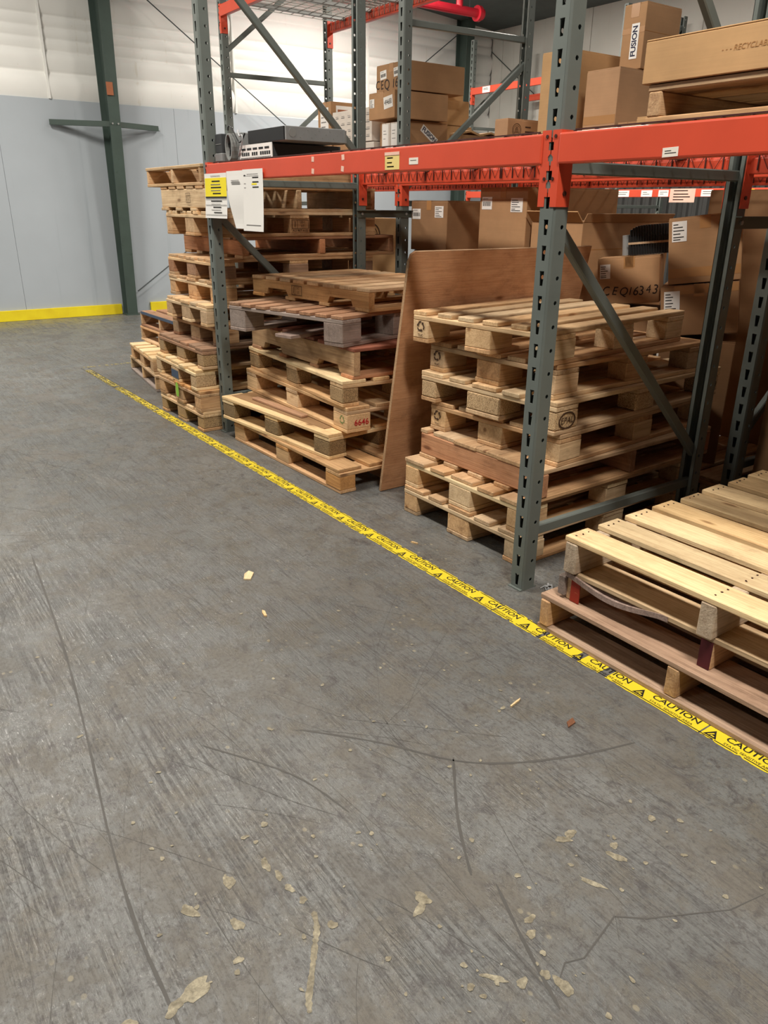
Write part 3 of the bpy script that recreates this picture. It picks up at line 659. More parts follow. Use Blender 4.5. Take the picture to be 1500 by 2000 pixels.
# --- S3: seven pallets left of the nearest post (short ends face the aisle)
H = 0.138; G = G3
def epal(label, x, y, z, rz, group, **k): return pallet_block('wooden_pallet', label, x, y, z, rz, k.pop('D', 1.2), k.pop('W', 0.8), k.pop('H', H), group, **k)
s31 = epal('pale block pallet on the floor, lowest of the stack left of the nearest post', 2.140, 2.005, 0.0, 0.01, G, top='tan', mid='pale', blk='pale', bot='tan', W=0.79)
s32 = epal('pale block pallet with short deck stubs, second from the floor left of the nearest post', 2.150, 2.010, H, 0.012, G, top='tan', mid='cream', blk='pale', bot='pale', W=0.79)
s33 = pallet_stringer('wooden_pallet', 'pallet with a long orange solid side, third from the floor left of the nearest post', 2.215, 1.99, 2 * H, 0.012, 1.2, 0.785, H, G, run='X', nb=6, nbot=5, top='tan', st='orange', tops=[0.09, 0.16, 0.15, 0.15, 0.16, 0.05])
s34 = epal('pallet with a recycling mark, fourth from the floor left of the nearest post', 2.300, 1.99, 3 * H, 0.07, G, top='tan', mid='tan', blk='pale', bot='tan', W=0.765)
s35 = epal('pallet with speckled chipboard blocks and oval stamp left of the nearest post', 2.258, 1.985, 4 * H, 0.06, G, top='pale', mid='pale', blk='chippale', bot='tan', nblk=[0.1, 0.2, 0.1], D=1.24)
s36 = epal('tilted pale pallet with recycling mark, second from the top left of the nearest post', 2.275, 2.02, 5 * H, 0.03, G, top='tan', mid='tan', blk='tan', bot='pale', D=1.06, W=0.755)
s37 = epal('pale slatted pallet on top of the stack left of the nearest post', 2.245, 2.018, 6 * H, 0.105, G, top='pale', mid='pale', blk='pale', bot='tan', nb=6, tops=[0.082, 0.085, 0.085, 0.09, 0.085, 0.082], D=0.98, W=0.78)
# marks on block ends (aisle side)
def block_mark(pal, Wd, z, kind, H_=H, x=-0.0012, w=0.1, yoff=None):
    y_ = (Wd - w / 2) if yoff is None else yoff
    if kind == 'rec':
        recycle_mark(pal, (x, y_, 0.072), ROT_NX, 0.048, M['stamp']); lettering('TUC', M['stamp'], pal, (x, y_, 0.032), ROT_NX, 0.016, 0.01)
    return
block_mark(s34, 0.765, 0, 'rec'); block_mark(s36, 0.755, 0, 'rec'); block_mark(s37, 0.78, 0, 'rec')
def oval_mark(pal, loc, rot, s, txt):
    m = MB(); n = 28
    for i in range(n):
        a0, a1 = 2 * math.pi * i / n, 2 * math.pi * (i + 1) / n
        m.prism([(1.0 * s * math.cos(a0), 0.68 * s * math.sin(a0)), (1.0 * s * math.cos(a1), 0.68 * s * math.sin(a1)), (0.88 * s * math.cos(a1), 0.57 * s * math.sin(a1)), (0.88 * s * math.cos(a0), 0.57 * s * math.sin(a0))], 0, 0.0006)
    o = m.build('oval_stamp', M['stamp'], pal, loc, rot); lettering(txt, M['stamp'], o, (0, -0.02 * s, 0), (0, 0, 0), s * 0.72, 0.0, 0.15); return o
oval_mark(s35, (0.072, -0.0012, 0.058), ROT_NY, 0.052, 'EPAL'); oval_mark(s35, (1.24 - 0.072, -0.0012, 0.058), ROT_NY, 0.046, 'EPAL')
def stamp_box(pal, loc, rot, w, h, lines):
    m = MB(); e = 0.003
    m.box(-w / 2, w / 2, h / 2 - e, h / 2, 0, 0.0006).box(-w / 2, w / 2, -h / 2, -h / 2 + e, 0, 0.0006).box(-w / 2, -w / 2 + e, -h / 2, h / 2, 0, 0.0006).box(w / 2 - e, w / 2, -h / 2, h / 2, 0, 0.0006).box(-w * 0.18, -w * 0.18 + e * 0.7, -h / 2, h / 2, 0, 0.0006)
    m.prism([(-w * 0.34, -h * 0.3), (-w * 0.31, h * 0.34), (-w * 0.28, h * 0.3), (-w * 0.30, -h * 0.3)], 0, 0.0006)
    o = m.build('stamp_frame', M['stamp'], pal, loc, rot)
    for i, s_ in enumerate(lines): lettering(s_, M['stamp'], o, (w * 0.14, h * (0.22 - 0.42 * i), 0), (0, 0, 0), h * 0.36)
    return o
# --- S2: middle stack (long sides face the aisle)
G = G2
s21 = epal('honey coloured pallet on the floor, lowest of the middle stack', 1.990, 3.160, 0.0, 0.012, G, run='Y', D=0.80, W=1.235, H=0.132, top='honey', mid='honey', blk='honey', bot='tan')
s22 = epal('pale pallet with dark chipboard blocks, second lowest of the middle stack', 2.035, 3.335, 0.132, 0.083, G, run='Y', D=0.80, W=1.14, H=0.142, top='cream', mid='cream', blk='chipdark', bot='cream', nblk=[0.12, 0.12, 0.12])
s23 = epal('pallet with a red number on its corner block in the middle stack', 2.118, 3.285, 0.278, -0.03, G, run='Y', D=0.80, W=1.262, H=0.138, top='pale', mid='tan', blk='pale', bot='pale', nblk=[0.15, 0.145, 0.12])
s24 = epal('pale pallet with chipboard blocks, fourth from the floor in the middle stack', 2.105, 3.305, 0.416, -0.062, G, run='Y', D=0.80, W=1.235, H=0.139, top='cream', mid='pale', blk='chip', bot='pale')
s25 = pallet_stringer('wooden_pallet', 'notched pallet with dark red deck boards in the middle stack', 2.170, 3.30, 0.556, -0.012, 0.95, 1.2, 0.162, G, run='X', nb=6, nbot=4, top='red', st='tan', bot='orange', notch=True)
s26 = epal('weathered grey brown pallet, second from the top of the middle stack', 2.130, 3.335, 0.720, 0.235, G, run='X', D=0.95, W=0.92, H=0.158, nb=8, top='brown', mid='grey', blk='grey', bot='grey', nblk=[0.14, 0.13, 0.14], noblk=((0, 1),))
s27 = pallet_stringer('wooden_pallet', 'honey pallet with two notches in its side, top of the middle stack', 2.315, 3.375, 0.880, 0.103, 0.84, 1.11, 0.120, G, run='X', nb=8, nbot=4, top='tan', st='honey', bot='honey', notch=True)
stamp_box(s27, (-0.0015, 0.64, 0.062), ROT_NX, 0.10, 0.055, ['HT', 'US'])
lettering('6646', M['redink'], s23, (0.088, -0.0045, 0.052), ROT_NY, 0.046, 0.012, name='red_number')
recycle_mark(s23, (-0.0012, 0.05, 0.066), ROT_NX, 0.048, M['greenink'])
hbd = MB().box(0.03, 0.42, 0.10, 1.10, 0.0, 0.0022).build('hardboard_sheet', M['hard'], None, (2.05, 3.34, 0.2743), (0, 0, 0.08)); tag(hbd, 'thin brown hardboard sheet lying on the second lowest pallet of the middle stack', 'board')
stk = plank('wood_strip', M['orange'], None, (2.083, 3.98, 0.2845), 0.56, 0.045, 0.015, 'Y', jit=0.0); stk.rotation_euler = (0, 0, math.pi / 2 + 0.06); tag(stk, 'loose reddish wood strip lying on the brown hardboard sheet', 'wood strip')
# --- S1: tall stack at the left end
G = G1; z = 0.0
yN = 4.652
s1 = [
 ('pale block pallet on the floor, lowest of the tall left stack', 1.875, 0.0, dict(top='pale', mid='pale', blk='chip', bot='tan', W=0.755)),
 ('pallet with a lime green tag, second from the floor in the tall left stack', 1.868, 0.0, dict(top='honey', mid='tan', blk='tan', bot='tan', W=0.745)),
 ('pale pallet with pale chipboard corner block, third from the floor of the tall stack', 1.860, -0.03, dict(top='cream', mid='cream', blk='chippale', bot='cream', W=0.775)),
 ('brown decked pallet, fourth from the floor of the tall left stack', 1.915, -0.01, dict(top='brown', mid='brown', blk='chip', bot='tan', W=0.81, nb=6, tops=[0.12] * 6)),
 ('brown pallet, fifth from the floor of the tall left stack', 2.03, 0.03, dict(top='brown', mid='tan', blk='tan', bot='brown', W=0.74)),
 ('wide pale pallet jutting out at mid height of the tall stack', 1.955, 0.0, dict(top='pale', mid='pale', blk='tan', bot='pale', W=0.69)),
 ('tan pallet, seventh from the floor of the tall left stack', 2.035, 0.0, dict(top='tan', mid='pale', blk='tan', bot='tan', W=0.80)),
 ('worn pallet with split layered blocks, eighth from the floor of the tall stack', 2.035, 0.0, dict(top='tan', mid='pale', blk='brown', bot='tan', W=0.79))]
hz = 0.135
s1o = []
for i, (lb, x_, rz_, kw) in enumerate(s1): s1o.append(epal(lb, x_, yN + max(0, -rz_) * 1.2 + 0.004, i * hz, rz_, G, H=hz, **kw))
s13 = s1o[2]
pallet_stringer('wooden_pallet', 'set back pallet with a solid brown side, ninth from the floor of the tall stack', 2.225, yN + 0.002, 1.080, 0.0, 1.19, 0.96, 0.130, G, run='X', nb=6, nbot=5, top='brown', st='orange', bot='tan', sw=0.045)
s110 = epal('pallet with a stamped middle block, third from the top of the tall stack', 2.05, yN, 1.210, 0.0, G, H=0.150, W=0.80, nb=7, tops=[0.08] * 7, top='pale', mid='pale', blk='tan', bot='tan')
stamp_box(s110, (0.60, -0.0012, 0.075), ROT_NY, 0.125, 0.055, ['US-1', 'HT']); lettering('AU-907-4-05', M['stamp'], s110, (0.60, -0.0012, 0.035), ROT_NY, 0.022)
s111 = pallet_stringer('wooden_pallet', 'pallet with a solid stamped side, second from the top of the tall stack', 2.05, yN, 1.360, 0.0, 1.2, 0.87, 0.150, G, run='X', nb=6, nbot=4, top='tan', st='pale', bot='pale', notch=False)
stamp_box(s111, (-0.0012 + 0.0, 0.38, 0.078), ROT_NX, 0.07, 0.06, ['IP', 'HT'])
pallet_stringer('wooden_pallet', 'open ended pallet overhanging at the very top of the tall stack', 2.05, 4.795, 1.510, 0.0, 1.1, 0.965, 0.122, G, run='Y', nb=7, nbot=6, top='pale', st='tan', sw=0.036)
MB().box(-0.0012, 0, 0.32, 0.455, 0.022, 0.076).build('painted_block_face', M['bluepaint'], s13)
gt = MB().prism([(-0.018, -0.05), (0.018, -0.05), (0.026, -0.02), (0.022, 0.03), (0.0, 0.05), (-0.022, 0.03), (-0.026, -0.02)], 0, 0.001, 'x').build('hanging_tag', M['greentag'], None, (1.858, 5.03, 0.222)); tag(gt, 'lime green tag hanging on the second lowest pallet of the tall stack', 'tag')
# --- S0: pallets behind the tall stack
G = G0
pallet_stringer('wooden_pallet', 'grey open ended pallet on the floor, farthest left', 2.035, 5.96, 0.0, -0.13, 1.0, 1.03, 0.13, G, run='Y', nb=7, nbot=5, top='tan', st='pale', bot='grey')
epal('pale pallet with bright deck on the farthest left floor pallet', 2.045, 6.02, 0.13, -0.12, G, D=1.0, W=0.84, H=0.13, top='cream', mid='pale', blk='tan', bot='pale')
pallet_stringer('wooden_pallet', 'tan stringer pallet under the blue edged one, farthest left', 2.27, 6.02, 0.262, -0.01, 0.95, 0.92, 0.125, G, run='Y', nb=7, nbot=5, top='tan', st='tan')
pb = pallet_stringer('wooden_pallet', 'pallet with a blue painted edge, top of the farthest left pile', 2.275, 5.98, 0.389, -0.005, 0.95, 0.93, 0.13, G, run='Y', nb=7, nbot=5, top='brown', st='tan')
MB().box(-0.004, 0.0, 0.06, 0.90, 0.108, 0.132).build('painted_edge', M['bluepaint'], pb)
# --- S4: near pallets at the lower right
G = G4
pallet_stringer('wooden_pallet', 'pinkish tan pallet on the tape, lowest of the near right pile', 1.850, 0.535, 0.0, 0.0, 1.2, 1.085, 0.137, G, run='Y', nb=6, nbot=4, top='pinkish', st='tan', bot='pinkish', sw=0.042)
p42 = pallet_stringer('wooden_pallet', 'worn pallet with red painted stringer ends, middle of the near right pile', 1.905, 0.475, 0.137, 0.012, 1.15, 1.075, 0.112, G, run='Y', nb=6, nbot=0, top='pale', st='tan', sw=0.04, ends=['tan', 'tan', 'tan'])
for yy, mt in ((0.5375, 'maroon'), (1.028, 'redpaint')): MB().box(-0.0035, 0.0, yy - 0.019, yy + 0.019, 0.002, 0.092).build('painted_end', M[mt], p42)
# split sliver sagging off the front deck board of the middle pallet
m = MB(); n = 20; vs = []
for i in range(n + 1):
    f = i / n; y_ = 1.072 - 0.40 * f; dz = -0.030 * math.sin(math.pi * min(1, f * 1.05)) ** 1.3; xo = -0.010 + 0.006 * f; wd = 0.03 * (1 - f) + 0.006
    for a, b in ((xo, -0.019), (xo + wd, -0.019), (xo + wd, 0.0), (xo, -0.001)): vs.append((a, y_, 0.109 + dz + b))
m.add(vs, [(4 * i + a, 4 * i + (a + 1) % 4, 4 * i + 4 + (a + 1) % 4, 4 * i + 4 + a) for i in range(n) for a in range(4)] + [(0, 1, 2, 3), (4 * n + 3, 4 * n + 2, 4 * n + 1, 4 * n)]).build('split_board', M['grey'], p42)
MB().box(-0.012, 0.10, 1.066, 1.098, 0.012, 0.086).build('loose_brace', M['grey'], p42, bevel=0.004, seg=1)
p43 = pallet_stringer('wooden_pallet', 'bright slatted pallet on top of the near right pile', 1.868, 0.478, 0.249, 0.0, 1.22, 1.075, 0.130, G, run='Y', nb=8, nbot=0, top='cream', st='rough', bot='brown', tops=[0.112, 0.105, 0.12, 0.118, 0.112, 0.118, 0.11, 0.112], sw=0.05, tt=0.020)
# nail heads along the bright deck
m = MB()
for i in range(8):
    xx = 0.056 + (1.22 - 0.112) * i / 7
    for yy in (1.046, 0.5375, 0.03):
        for dx in (-0.03, 0.0, 0.03): m.tube((xx + dx + random.uniform(-.006, .006), yy + random.uniform(-.006, .006), 0.1296), (xx + dx, yy, 0.1306), 0.0028, 6)
o = m.build('nail_heads', M['bolt'], p43); o['kind'] = 'stuff'

# leaning plywood sheet between the two middle stacks
ply = thing('plywood_sheet', 'reddish plywood sheet leaning between the middle stack and the next one', 'plywood', (2.19, 3.075, 0.0))
th = math.atan2(0.215, 1.205); Lp = 1.226
m = MB().prism([(0.0, 0.0), (1.22, 0.0), (1.22, Lp), (0.03, Lp), (0.008, Lp - 0.012), (0.0, Lp - 0.04)], 0.0, 0.016, 'y'); m.build('panel', M['ply'], ply, (0, 0, 0.003), (th, 0, 0), 0.0015, 1)
m = MB().box(-0.0012, 0.0, 0.0, 0.016, 0.0, Lp - 0.04).box(0.03, 1.22, 0.0, 0.016, Lp, Lp + 0.0012); m.build('raw_edge', M['plyedge'], ply, (0, 0, 0.003), (th, 0, 0))

# ------------------------------------------------------------------ cartons
GC_HI = 'cartons on the second row shelf'; GC_LO = 'cartons on the second row floor'
def carton(label, x0, x1, y0, y1, z0, z1, mat='card', rz=0.0, group=GC_HI, tapes=True, name='cardboard_carton', lid=True, seamx=True):
    t = thing(name, label, 'carton', (x0, y0, z0), rz, group); a, b, h = x1 - x0, y1 - y0, z1 - z0
    MB().box(0, a, 0, b, 0, h - 0.006).build('body', M[mat], t, bevel=0.004, seg=2)
    if lid:
        if seamx:
            MB().box(0.002, a - 0.002, 0.002, b / 2 - 0.002, h - 0.006, h).build('top_flap', M[mat], t); MB().box(0.002, a - 0.002, b / 2 + 0.002, b - 0.002, h - 0.006, h).build('top_flap', M[mat], t)
        else:
            MB().box(0.002, a / 2 - 0.002, 0.002, b - 0.002, h - 0.006, h).build('top_flap', M[mat], t); MB().box(a / 2 + 0.002, a - 0.002, 0.002, b - 0.002, h - 0.006, h).build('top_flap', M[mat], t)
    if tapes:
        yc = b / 2; w = min(0.025, b * 0.2)
        MB().box(-0.0008, 0.0, yc - w, yc + w, h - min(0.06, h * .3), h + 0.0006).box(-0.0008, a + 0.0008, yc - w, yc + w, h, h + 0.0008).build('packing_tape', M['tapeclear'], t)
    return t
ZS = Z1 + 0.012
def fusion(parent, loc, rot, w, roll, size):
    p = placard('name_label', parent, M['white'], loc, rot, w, w * 0.30, roll); lettering('FUSION', M['navy'], p, (0, 0, 0.0014), (0, 0, 0), w * 0.262, 0.03, space=0.96); return p
# far bay group
f1 = carton('wide tan carton with a black and white name label lying low by the cartons pile', 3.60, 3.985, 4.79, 5.10, ZS, 1.962, 'card', seamx=False)
fusion(f1, (0.215, -0.0005, 0.247), ROT_NY, 0.165, -0.60, 1)
f2 = carton('long carton with a slanted white number label in the middle of the pile', 3.475, 3.95, 4.75, 5.06, 1.968, 2.138, 'card')
p = placard('paper_label', f2, M['white'], (-0.0005, 0.075, 0.10), ROT_NX, 0.105, 0.075, 0.12); lettering('494680', M['ink'], p, (0, 0, 0.0014), (0, 0, 0), 0.046, 0.01, sx=0.62)
ship_label(f2, (-0.0005, 0.27, 0.105), ROT_NX, 0.055, 0.055, 41)
pp = placard('paper_label', f2, M['white'], (0.075, -0.0005, 0.088), ROT_NY, 0.105, 0.13); printed_bars(pp, 0.105, 0.13, (0.3, 0.1, -0.1), M['redink'], -0.4, 43)
f3 = carton('large carton on top of the pile with black marker writing', 3.575, 4.095, 4.75, 5.11, 2.146, 2.325, 'card')
ship_label(f3, (-0.0005, 0.275, 0.115), ROT_NX, 0.075, 0.055, 44, 0.08, True); ship_label(f3, (-0.0005, 0.12, 0.12), ROT_NX, 0.06, 0.055, 45, 0.08, True)
handwriting('CEQ 169', M['handink'], f3, (-0.001, 0.21, 0.050), ROT_NX, 0.085, 9)
f5 = carton('carton end behind the pile, right side, second layer', 3.99, 4.30, 4.92, 5.3, 1.968, 2.135, 'card2')
f4 = carton('small tan carton at the top right behind the pile', 4.11, 4.41, 5.0, 5.3, 2.141, 2.275, 'card2'); f4.location.y = 5.12
f6 = carton('pale carton at the lower right of the pile', 4.03, 4.30, 4.88, 5.25, ZS, 1.960, 'card2')
f7 = carton('crushed flat carton just above the beam right of the pile', 4.0, 4.38, 4.66, 4.785, ZS, 1.885, 'card3')
MB().prism([(0.0, 0.0), (0.10, 0.02), (0.19, -0.005), (0.30, 0.018), (0.38, 0.0), (0.38, 0.012), (0.30, 0.03), (0.19, 0.01), (0.10, 0.034), (0.0, 0.012)], 0.0, 0.12, 'y').build('crumpled_flap', M['card2'], f7, (0, 0, 1.885 - ZS))
f8 = carton('small carton with a round stamp standing alone above the long front beam', 3.50, 3.755, 3.655, 3.765, ZS, 1.886, 'cardpink', tapes=False, seamx=False)
m = MB(); n = 24
for r0, r1 in ((0.033, 0.036), (0.025, 0.0265)):
    for i in range(n):
        a0, a1 = 2 * math.pi * i / n, 2 * math.pi * (i + 1) / n; m.prism([(r1 * math.cos(a0), r1 * math.sin(a0)), (r1 * math.cos(a1), r1 * math.sin(a1)), (r0 * math.cos(a1), r0 * math.sin(a1)), (r0 * math.cos(a0), r0 * math.sin(a0))], 0, 0.0008)
for a in range(5): m.box(-0.018 + 0.002 * a, 0.018 - 0.002 * a, -0.014 + a * 0.007, -0.011 + a * 0.007, 0, 0.0008)
m.build('round_stamp', M['stamp'], f8, (0.075, -0.0006, 0.195), ROT_NY)
m = MB()
for zz, w in ((0.21, 0.045), (0.185, 0.075), (0.172, 0.06)): m.box(0.145 - 0, 0.145 + w, -0.001, 0, zz, zz + 0.008)
m.build('printed_line', M['stamp'], f8)['kind'] = 'stuff'
w1 = carton('white printed carton facing the aisle left of the pile', 3.555, 3.90, 5.14, 5.68, 1.848, 2.072, 'cardwhite', tapes=False)
m = MB(); r = random.Random(5)
for i in range(6):
    for j in range(4):
        if r.random() < 0.85: m.box(-0.001, 0, 0.03 + i * 0.085, 0.03 + i * 0.085 + r.uniform(0.03, 0.05), 0.03 + j * 0.048, 0.036 + j * 0.048).box(-0.001, 0, 0.03 + i * 0.085, 0.07 + i * 0.085, 0.043 + j * 0.048, 0.046 + j * 0.048)
m.build('printed_line', M['greyink'], w1)
carton('low white carton under the printed white one', 3.56, 3.90, 5.12, 5.40, ZS, 1.842, 'cardwhite', tapes=False); carton('low brown carton under the printed white one', 3.56, 3.90, 5.41, 5.68, ZS, 1.842, 'card', tapes=False)
for k, yy in enumerate((4.722, 4.826)):
    o = carton('%s of two narrow white cartons standing on end by the slotted post' % ('nearer', 'farther')[k], 3.49, 3.59, yy, yy + 0.096, ZS, 1.94, 'cardwhite', tapes=False)
    printed_bars(placard('printed_panel', o, M['white'], (-0.0005, 0.048, 0.2), ROT_NX, 0.07, 0.2), 0.07, 0.2, (0.3, 0.2, 0.05, -0.2, -0.35), M['greyink'], -0.35, 50 + k, 0.0016, 0.02)
wr_ = carton('carton with a red and white label, farthest left on the shelf', 3.555, 3.86, 5.70, 5.90, ZS, 2.155, 'card')
pp = placard('paper_label', wr_, M['white'], (0.13, -0.0005, 0.455), ROT_NY, 0.17, 0.085); MB().box(-0.07, 0.06, -0.028, 0.016, 0.0012, 0.0016).build('red_panel', M['rust'], pp)
pp = placard('paper_label', wr_, M['white'], (-0.0005, 0.10, 0.40), ROT_NX, 0.12, 0.17); printed_bars(pp, 0.12, 0.17, (0.3, 0.1, -0.1, -0.3), M['greyink'], -0.4, 52)
# middle bay, near end
c1 = carton('tall carton behind the nearest post', 3.45, 3.89, 3.165, 3.365, ZS, 2.172, 'card2')
c2 = carton('plain dull carton in front of the taped one, right of the nearest post', 3.455, 3.80, 2.835, 3.045, ZS, 2.052, 'cardpink', tapes=False, seamx=False)
MB().box(-0.0008, 0, 0.003, 0.207, 0.17, 0.21).build('packing_tape', M['tapeclear'], c2)
c3 = carton('upended carton with a sideways name label on top of the plain carton', 3.60, 3.88, 2.83, 2.965, 2.055, 2.345, 'card', seamx=False)
fusion(c3, (-0.0005, 0.055, 0.125), ROT_NX, 0.155, math.pi / 2, 1)
MB().box(-0.0008, 0.28, -0.0008, 0.0, 0.165, 0.168).box(-0.0008, 0.0, 0, 0.135, 0.16, 0.185).build('packing_tape', M['tapeclear'], c3)
carton('small low carton just above the beam beside the pallet block', 3.46, 3.70, 2.70, 2.82, ZS, 1.80, 'card', tapes=False); carton('smallest printed carton just above the beam beside the pallet block', 3.44, 3.62, 2.56, 2.69, ZS, 1.815, 'card2', tapes=False)
# tray and its pallet on the front row right bay
pt = pallet_stringer('wooden_pallet', 'pallet on the orange beam under the shallow cardboard tray', 2.10, -0.12, ZS, 0.0, 1.0, 1.735, 0.104, 'pallet up on the right bay', run='Y', nb=7, nbot=3, top='tan', st='tan', sw=0.045)  # pallet and tray lengthened out of view to shade the stacks below
tr = thing('cardboard_tray', 'shallow tan cardboard tray with faint print on the pallet at top right', 'tray', (2.095, -0.12, 1.737))
for nm, bx in (('front_wall', (0, 0.006, 0, 1.755, 0, 0.108)), ('rear_wall', (0.994, 1.0, 0, 1.755, 0, 0.108)), ('side_wall', (0.006, 0.994, 0, 0.006, 0, 0.108)), ('side_wall', (0.006, 0.994, 1.749, 1.755, 0, 0.108)), ('base', (0.006, 0.994, 0.006, 1.749, 0, 0.006)), ('lid', (0.0, 1.0, 0.0, 1.755, 0.108, 0.113))):
    MB().box(*bx).build(nm, M['card2'], tr, bevel=0.002, seg=1)
lettering('- - - RECYCLABLE -', M['tapeclear'], tr, (-0.0008, 1.43, 0.058), ROT_NX, 0.019, 0.0, 0.2, name='faint_print')
# floor level cartons of the second row
G = GC_LO
for lb, x0, y0 in (('floor pallet under the second row cartons, nearer the post', 3.46, 1.95), ('floor pallet under the second row cartons, middle', 3.46, 2.93), ('floor pallet under the second row cartons, far end', 3.46, 3.75)):
    epal(lb, x0, y0, 0.0, 0.0, 'floor pallets of the second row', D=1.1, W=0.79, top='tan', mid='tan', blk='tan', bot='tan')
carton('big base carton under the two labelled cartons behind the plywood', 3.50, 4.30, 3.46, 4.53, 0.138, 1.115, 'card3', group=G, tapes=False)
d1 = carton('carton with two white labels behind the plywood, left one', 3.49, 4.12, 4.165, 4.555, 1.117, 1.437, 'card3', group=G)
ship_label(d1, (-0.0005, 0.33, 0.235), ROT_NX, 0.09, 0.066, 61, 0, True); ship_label(d1, (-0.0005, 0.085, 0.25), ROT_NX, 0.09, 0.072, 62)
d2 = carton('tall carton with two white labels behind the plywood, right one', 3.50, 4.32, 3.45, 3.86, 1.117, 1.512, 'card', group=G)
ship_label(d2, (-0.0005, 0.345, 0.305), ROT_NX, 0.09, 0.072, 63, 0, True); ship_label(d2, (-0.0005, 0.085, 0.295), ROT_NX, 0.10, 0.078, 64)
d3 = carton('open topped carton with a raised flap behind the nearest post', 3.52, 4.32, 3.03, 3.42, 0.138, 1.335, 'card', group=G, tapes=False, lid=False)
MB().box(-0.006, 0.0, 0.0, 0.385, 0, 0.075).build('raised_flap', M['card2'], d3, (0.0, 0.0, 1.190), (0, -0.75, 0)); MB().box(0.0, 0.79, -0.004, 0.0, 0, 0.05).build('raised_flap', M['card'], d3, (0, 0.0, 1.19), (0.5, 0, 0))
MB().box(-0.0008, 0.8, -0.0008, 0, 1.04, 1.045).build('packing_tape', M['tapeclear'], d3)
TH = math.radians(30)
def lean(o, x, y, z, th, rx): o.location = (x, y, z); o.rotation_euler = (Matrix.Rotation(th, 3, 'Z') @ Matrix.Rotation(rx, 3, 'X')).to_euler(); return o
d4b = carton('carton supporting the one with marker writing', 0, 0.22, 0, 0.33, 0, 0.755, 'card3', group=G, tapes=False); lean(d4b, 3.685, 2.585, 0.138, TH, 0)
d4 = carton('carton with a handwritten code right of the diagonal brace', 0, 0.21, 0, 0.325, 0, 0.245, 'card', group=G); lean(d4, 3.68, 2.59, 0.93, TH, -0.10)
ship_label(d4, (-0.0005, 0.285, 0.175), ROT_NX, 0.055, 0.075, 65); handwriting('CEQ16343', M['handink'], d4, (-0.001, 0.150, 0.066), ROT_NX, 0.062, 5)
MB().box(-0.0008, 0, 0.13, 0.18, 0.19, 0.246).build('packing_tape', M['tapeclear'], d4)
d6b = carton('dark base carton under the stacked cartons beside the rear post', 0, 0.42, 0, 0.36, 0, 0.640, 'card3', group=G, tapes=False); lean(d6b, 3.69, 2.118, 0.138, TH, 0)
d6 = carton('lower of two stacked cartons with glossy tape behind the rear post', 0, 0.36, 0, 0.365, 0, 0.250, 'card3', group=G); lean(d6, 3.687, 2.118, 0.828, TH, -0.125)
ship_label(d6, (-0.0005, 0.31, 0.175), ROT_NX, 0.075, 0.095, 66); MB().box(-0.0008, 0, 0.002, 0.30, 0.205, 0.246).build('packing_tape', M['tapeclear'], d6)
d5 = carton('upper of two stacked cartons, tilted, behind the rear post', 0, 0.27, 0, 0.335, 0, 0.315, 'card', group=G); lean(d5, 3.675, 2.142, 1.083, TH, -0.125)
ship_label(d5, (-0.0005, 0.285, 0.25), ROT_NX, 0.068, 0.095, 67); MB().box(-0.0008, 0, 0.002, 0.333, 0.03, 0.075).build('packing_tape', M['tapeclear'], d5)
carton('added filler carton deep behind the stacked tilted cartons', 4.22, 4.55, 1.96, 2.73, 0.138, 1.50, 'card3', group=G, tapes=False)  # added carton; closes the gap and blocks light from the far aisle
carton('brown carton beyond the second row post at the right edge', 3.52, 4.4, 0.55, 1.82, 0.0, 0.78, 'card3', group=G)
carton('brown carton on top at the right edge behind the spacer', 3.52, 4.4, 0.55, 1.82, 0.785, 1.40, 'card', group=G)
bx = carton('big tan carton with a round print beyond the tall stack', 3.62, 4.27, 5.76, 6.3, 0.0, 1.302, 'card2', group='cartons beyond the tall stack', tapes=False)
m = MB()
for r0, r1 in ((0.085, 0.095), (0.06, 0.066)):
    for i in range(n):
        a0, a1 = 2 * math.pi * i / n, 2 * math.pi * (i + 1) / n; m.prism([(r1 * math.cos(a0), r1 * math.sin(a0)), (r1 * math.cos(a1), r1 * math.sin(a1)), (r0 * math.cos(a1), r0 * math.sin(a1)), (r0 * math.cos(a0), r0 * math.sin(a0))], 0, 0.0008)
m.box(-0.04, 0.04, -0.02, -0.01, 0, 0.0008).box(-0.04, 0.04, 0.01, 0.02, 0, 0.0008); m.build('round_stamp', M['stamp'], bx, (0.36, -0.0008, 1.17), ROT_NY)
# black finned unit standing behind the written carton
hs_ = thing('finned_unit', 'black ribbed unit with a pale band on the carton with handwriting', 'machine part', (0, 0, 0)); lean(hs_, 3.745, 2.61, 1.182, TH, -0.10)
for i in range(15):
    h_ = 0.150 - 0.00009 * max(0, i - 8) ** 3
    MB().box(0.0, 0.09, 0.012 + i * 0.0135, 0.012 + i * 0.0135 + 0.006, 0.0, h_).build('fin', M['black'], hs_)
MB().box(0.012, 0.085, 0.01, 0.21, 0.0, 0.095).build('core', M['srvdark'], hs_); MB().tube((0.045, 0.232, 0.0), (0.045, 0.232, 0.105), 0.02, 14).build('end_cap', M['srv'], hs_); MB().box(-0.002, 0.0, 0.008, 0.215, 0.055, 0.066).build('pale_band', M['plyedge'], hs_)

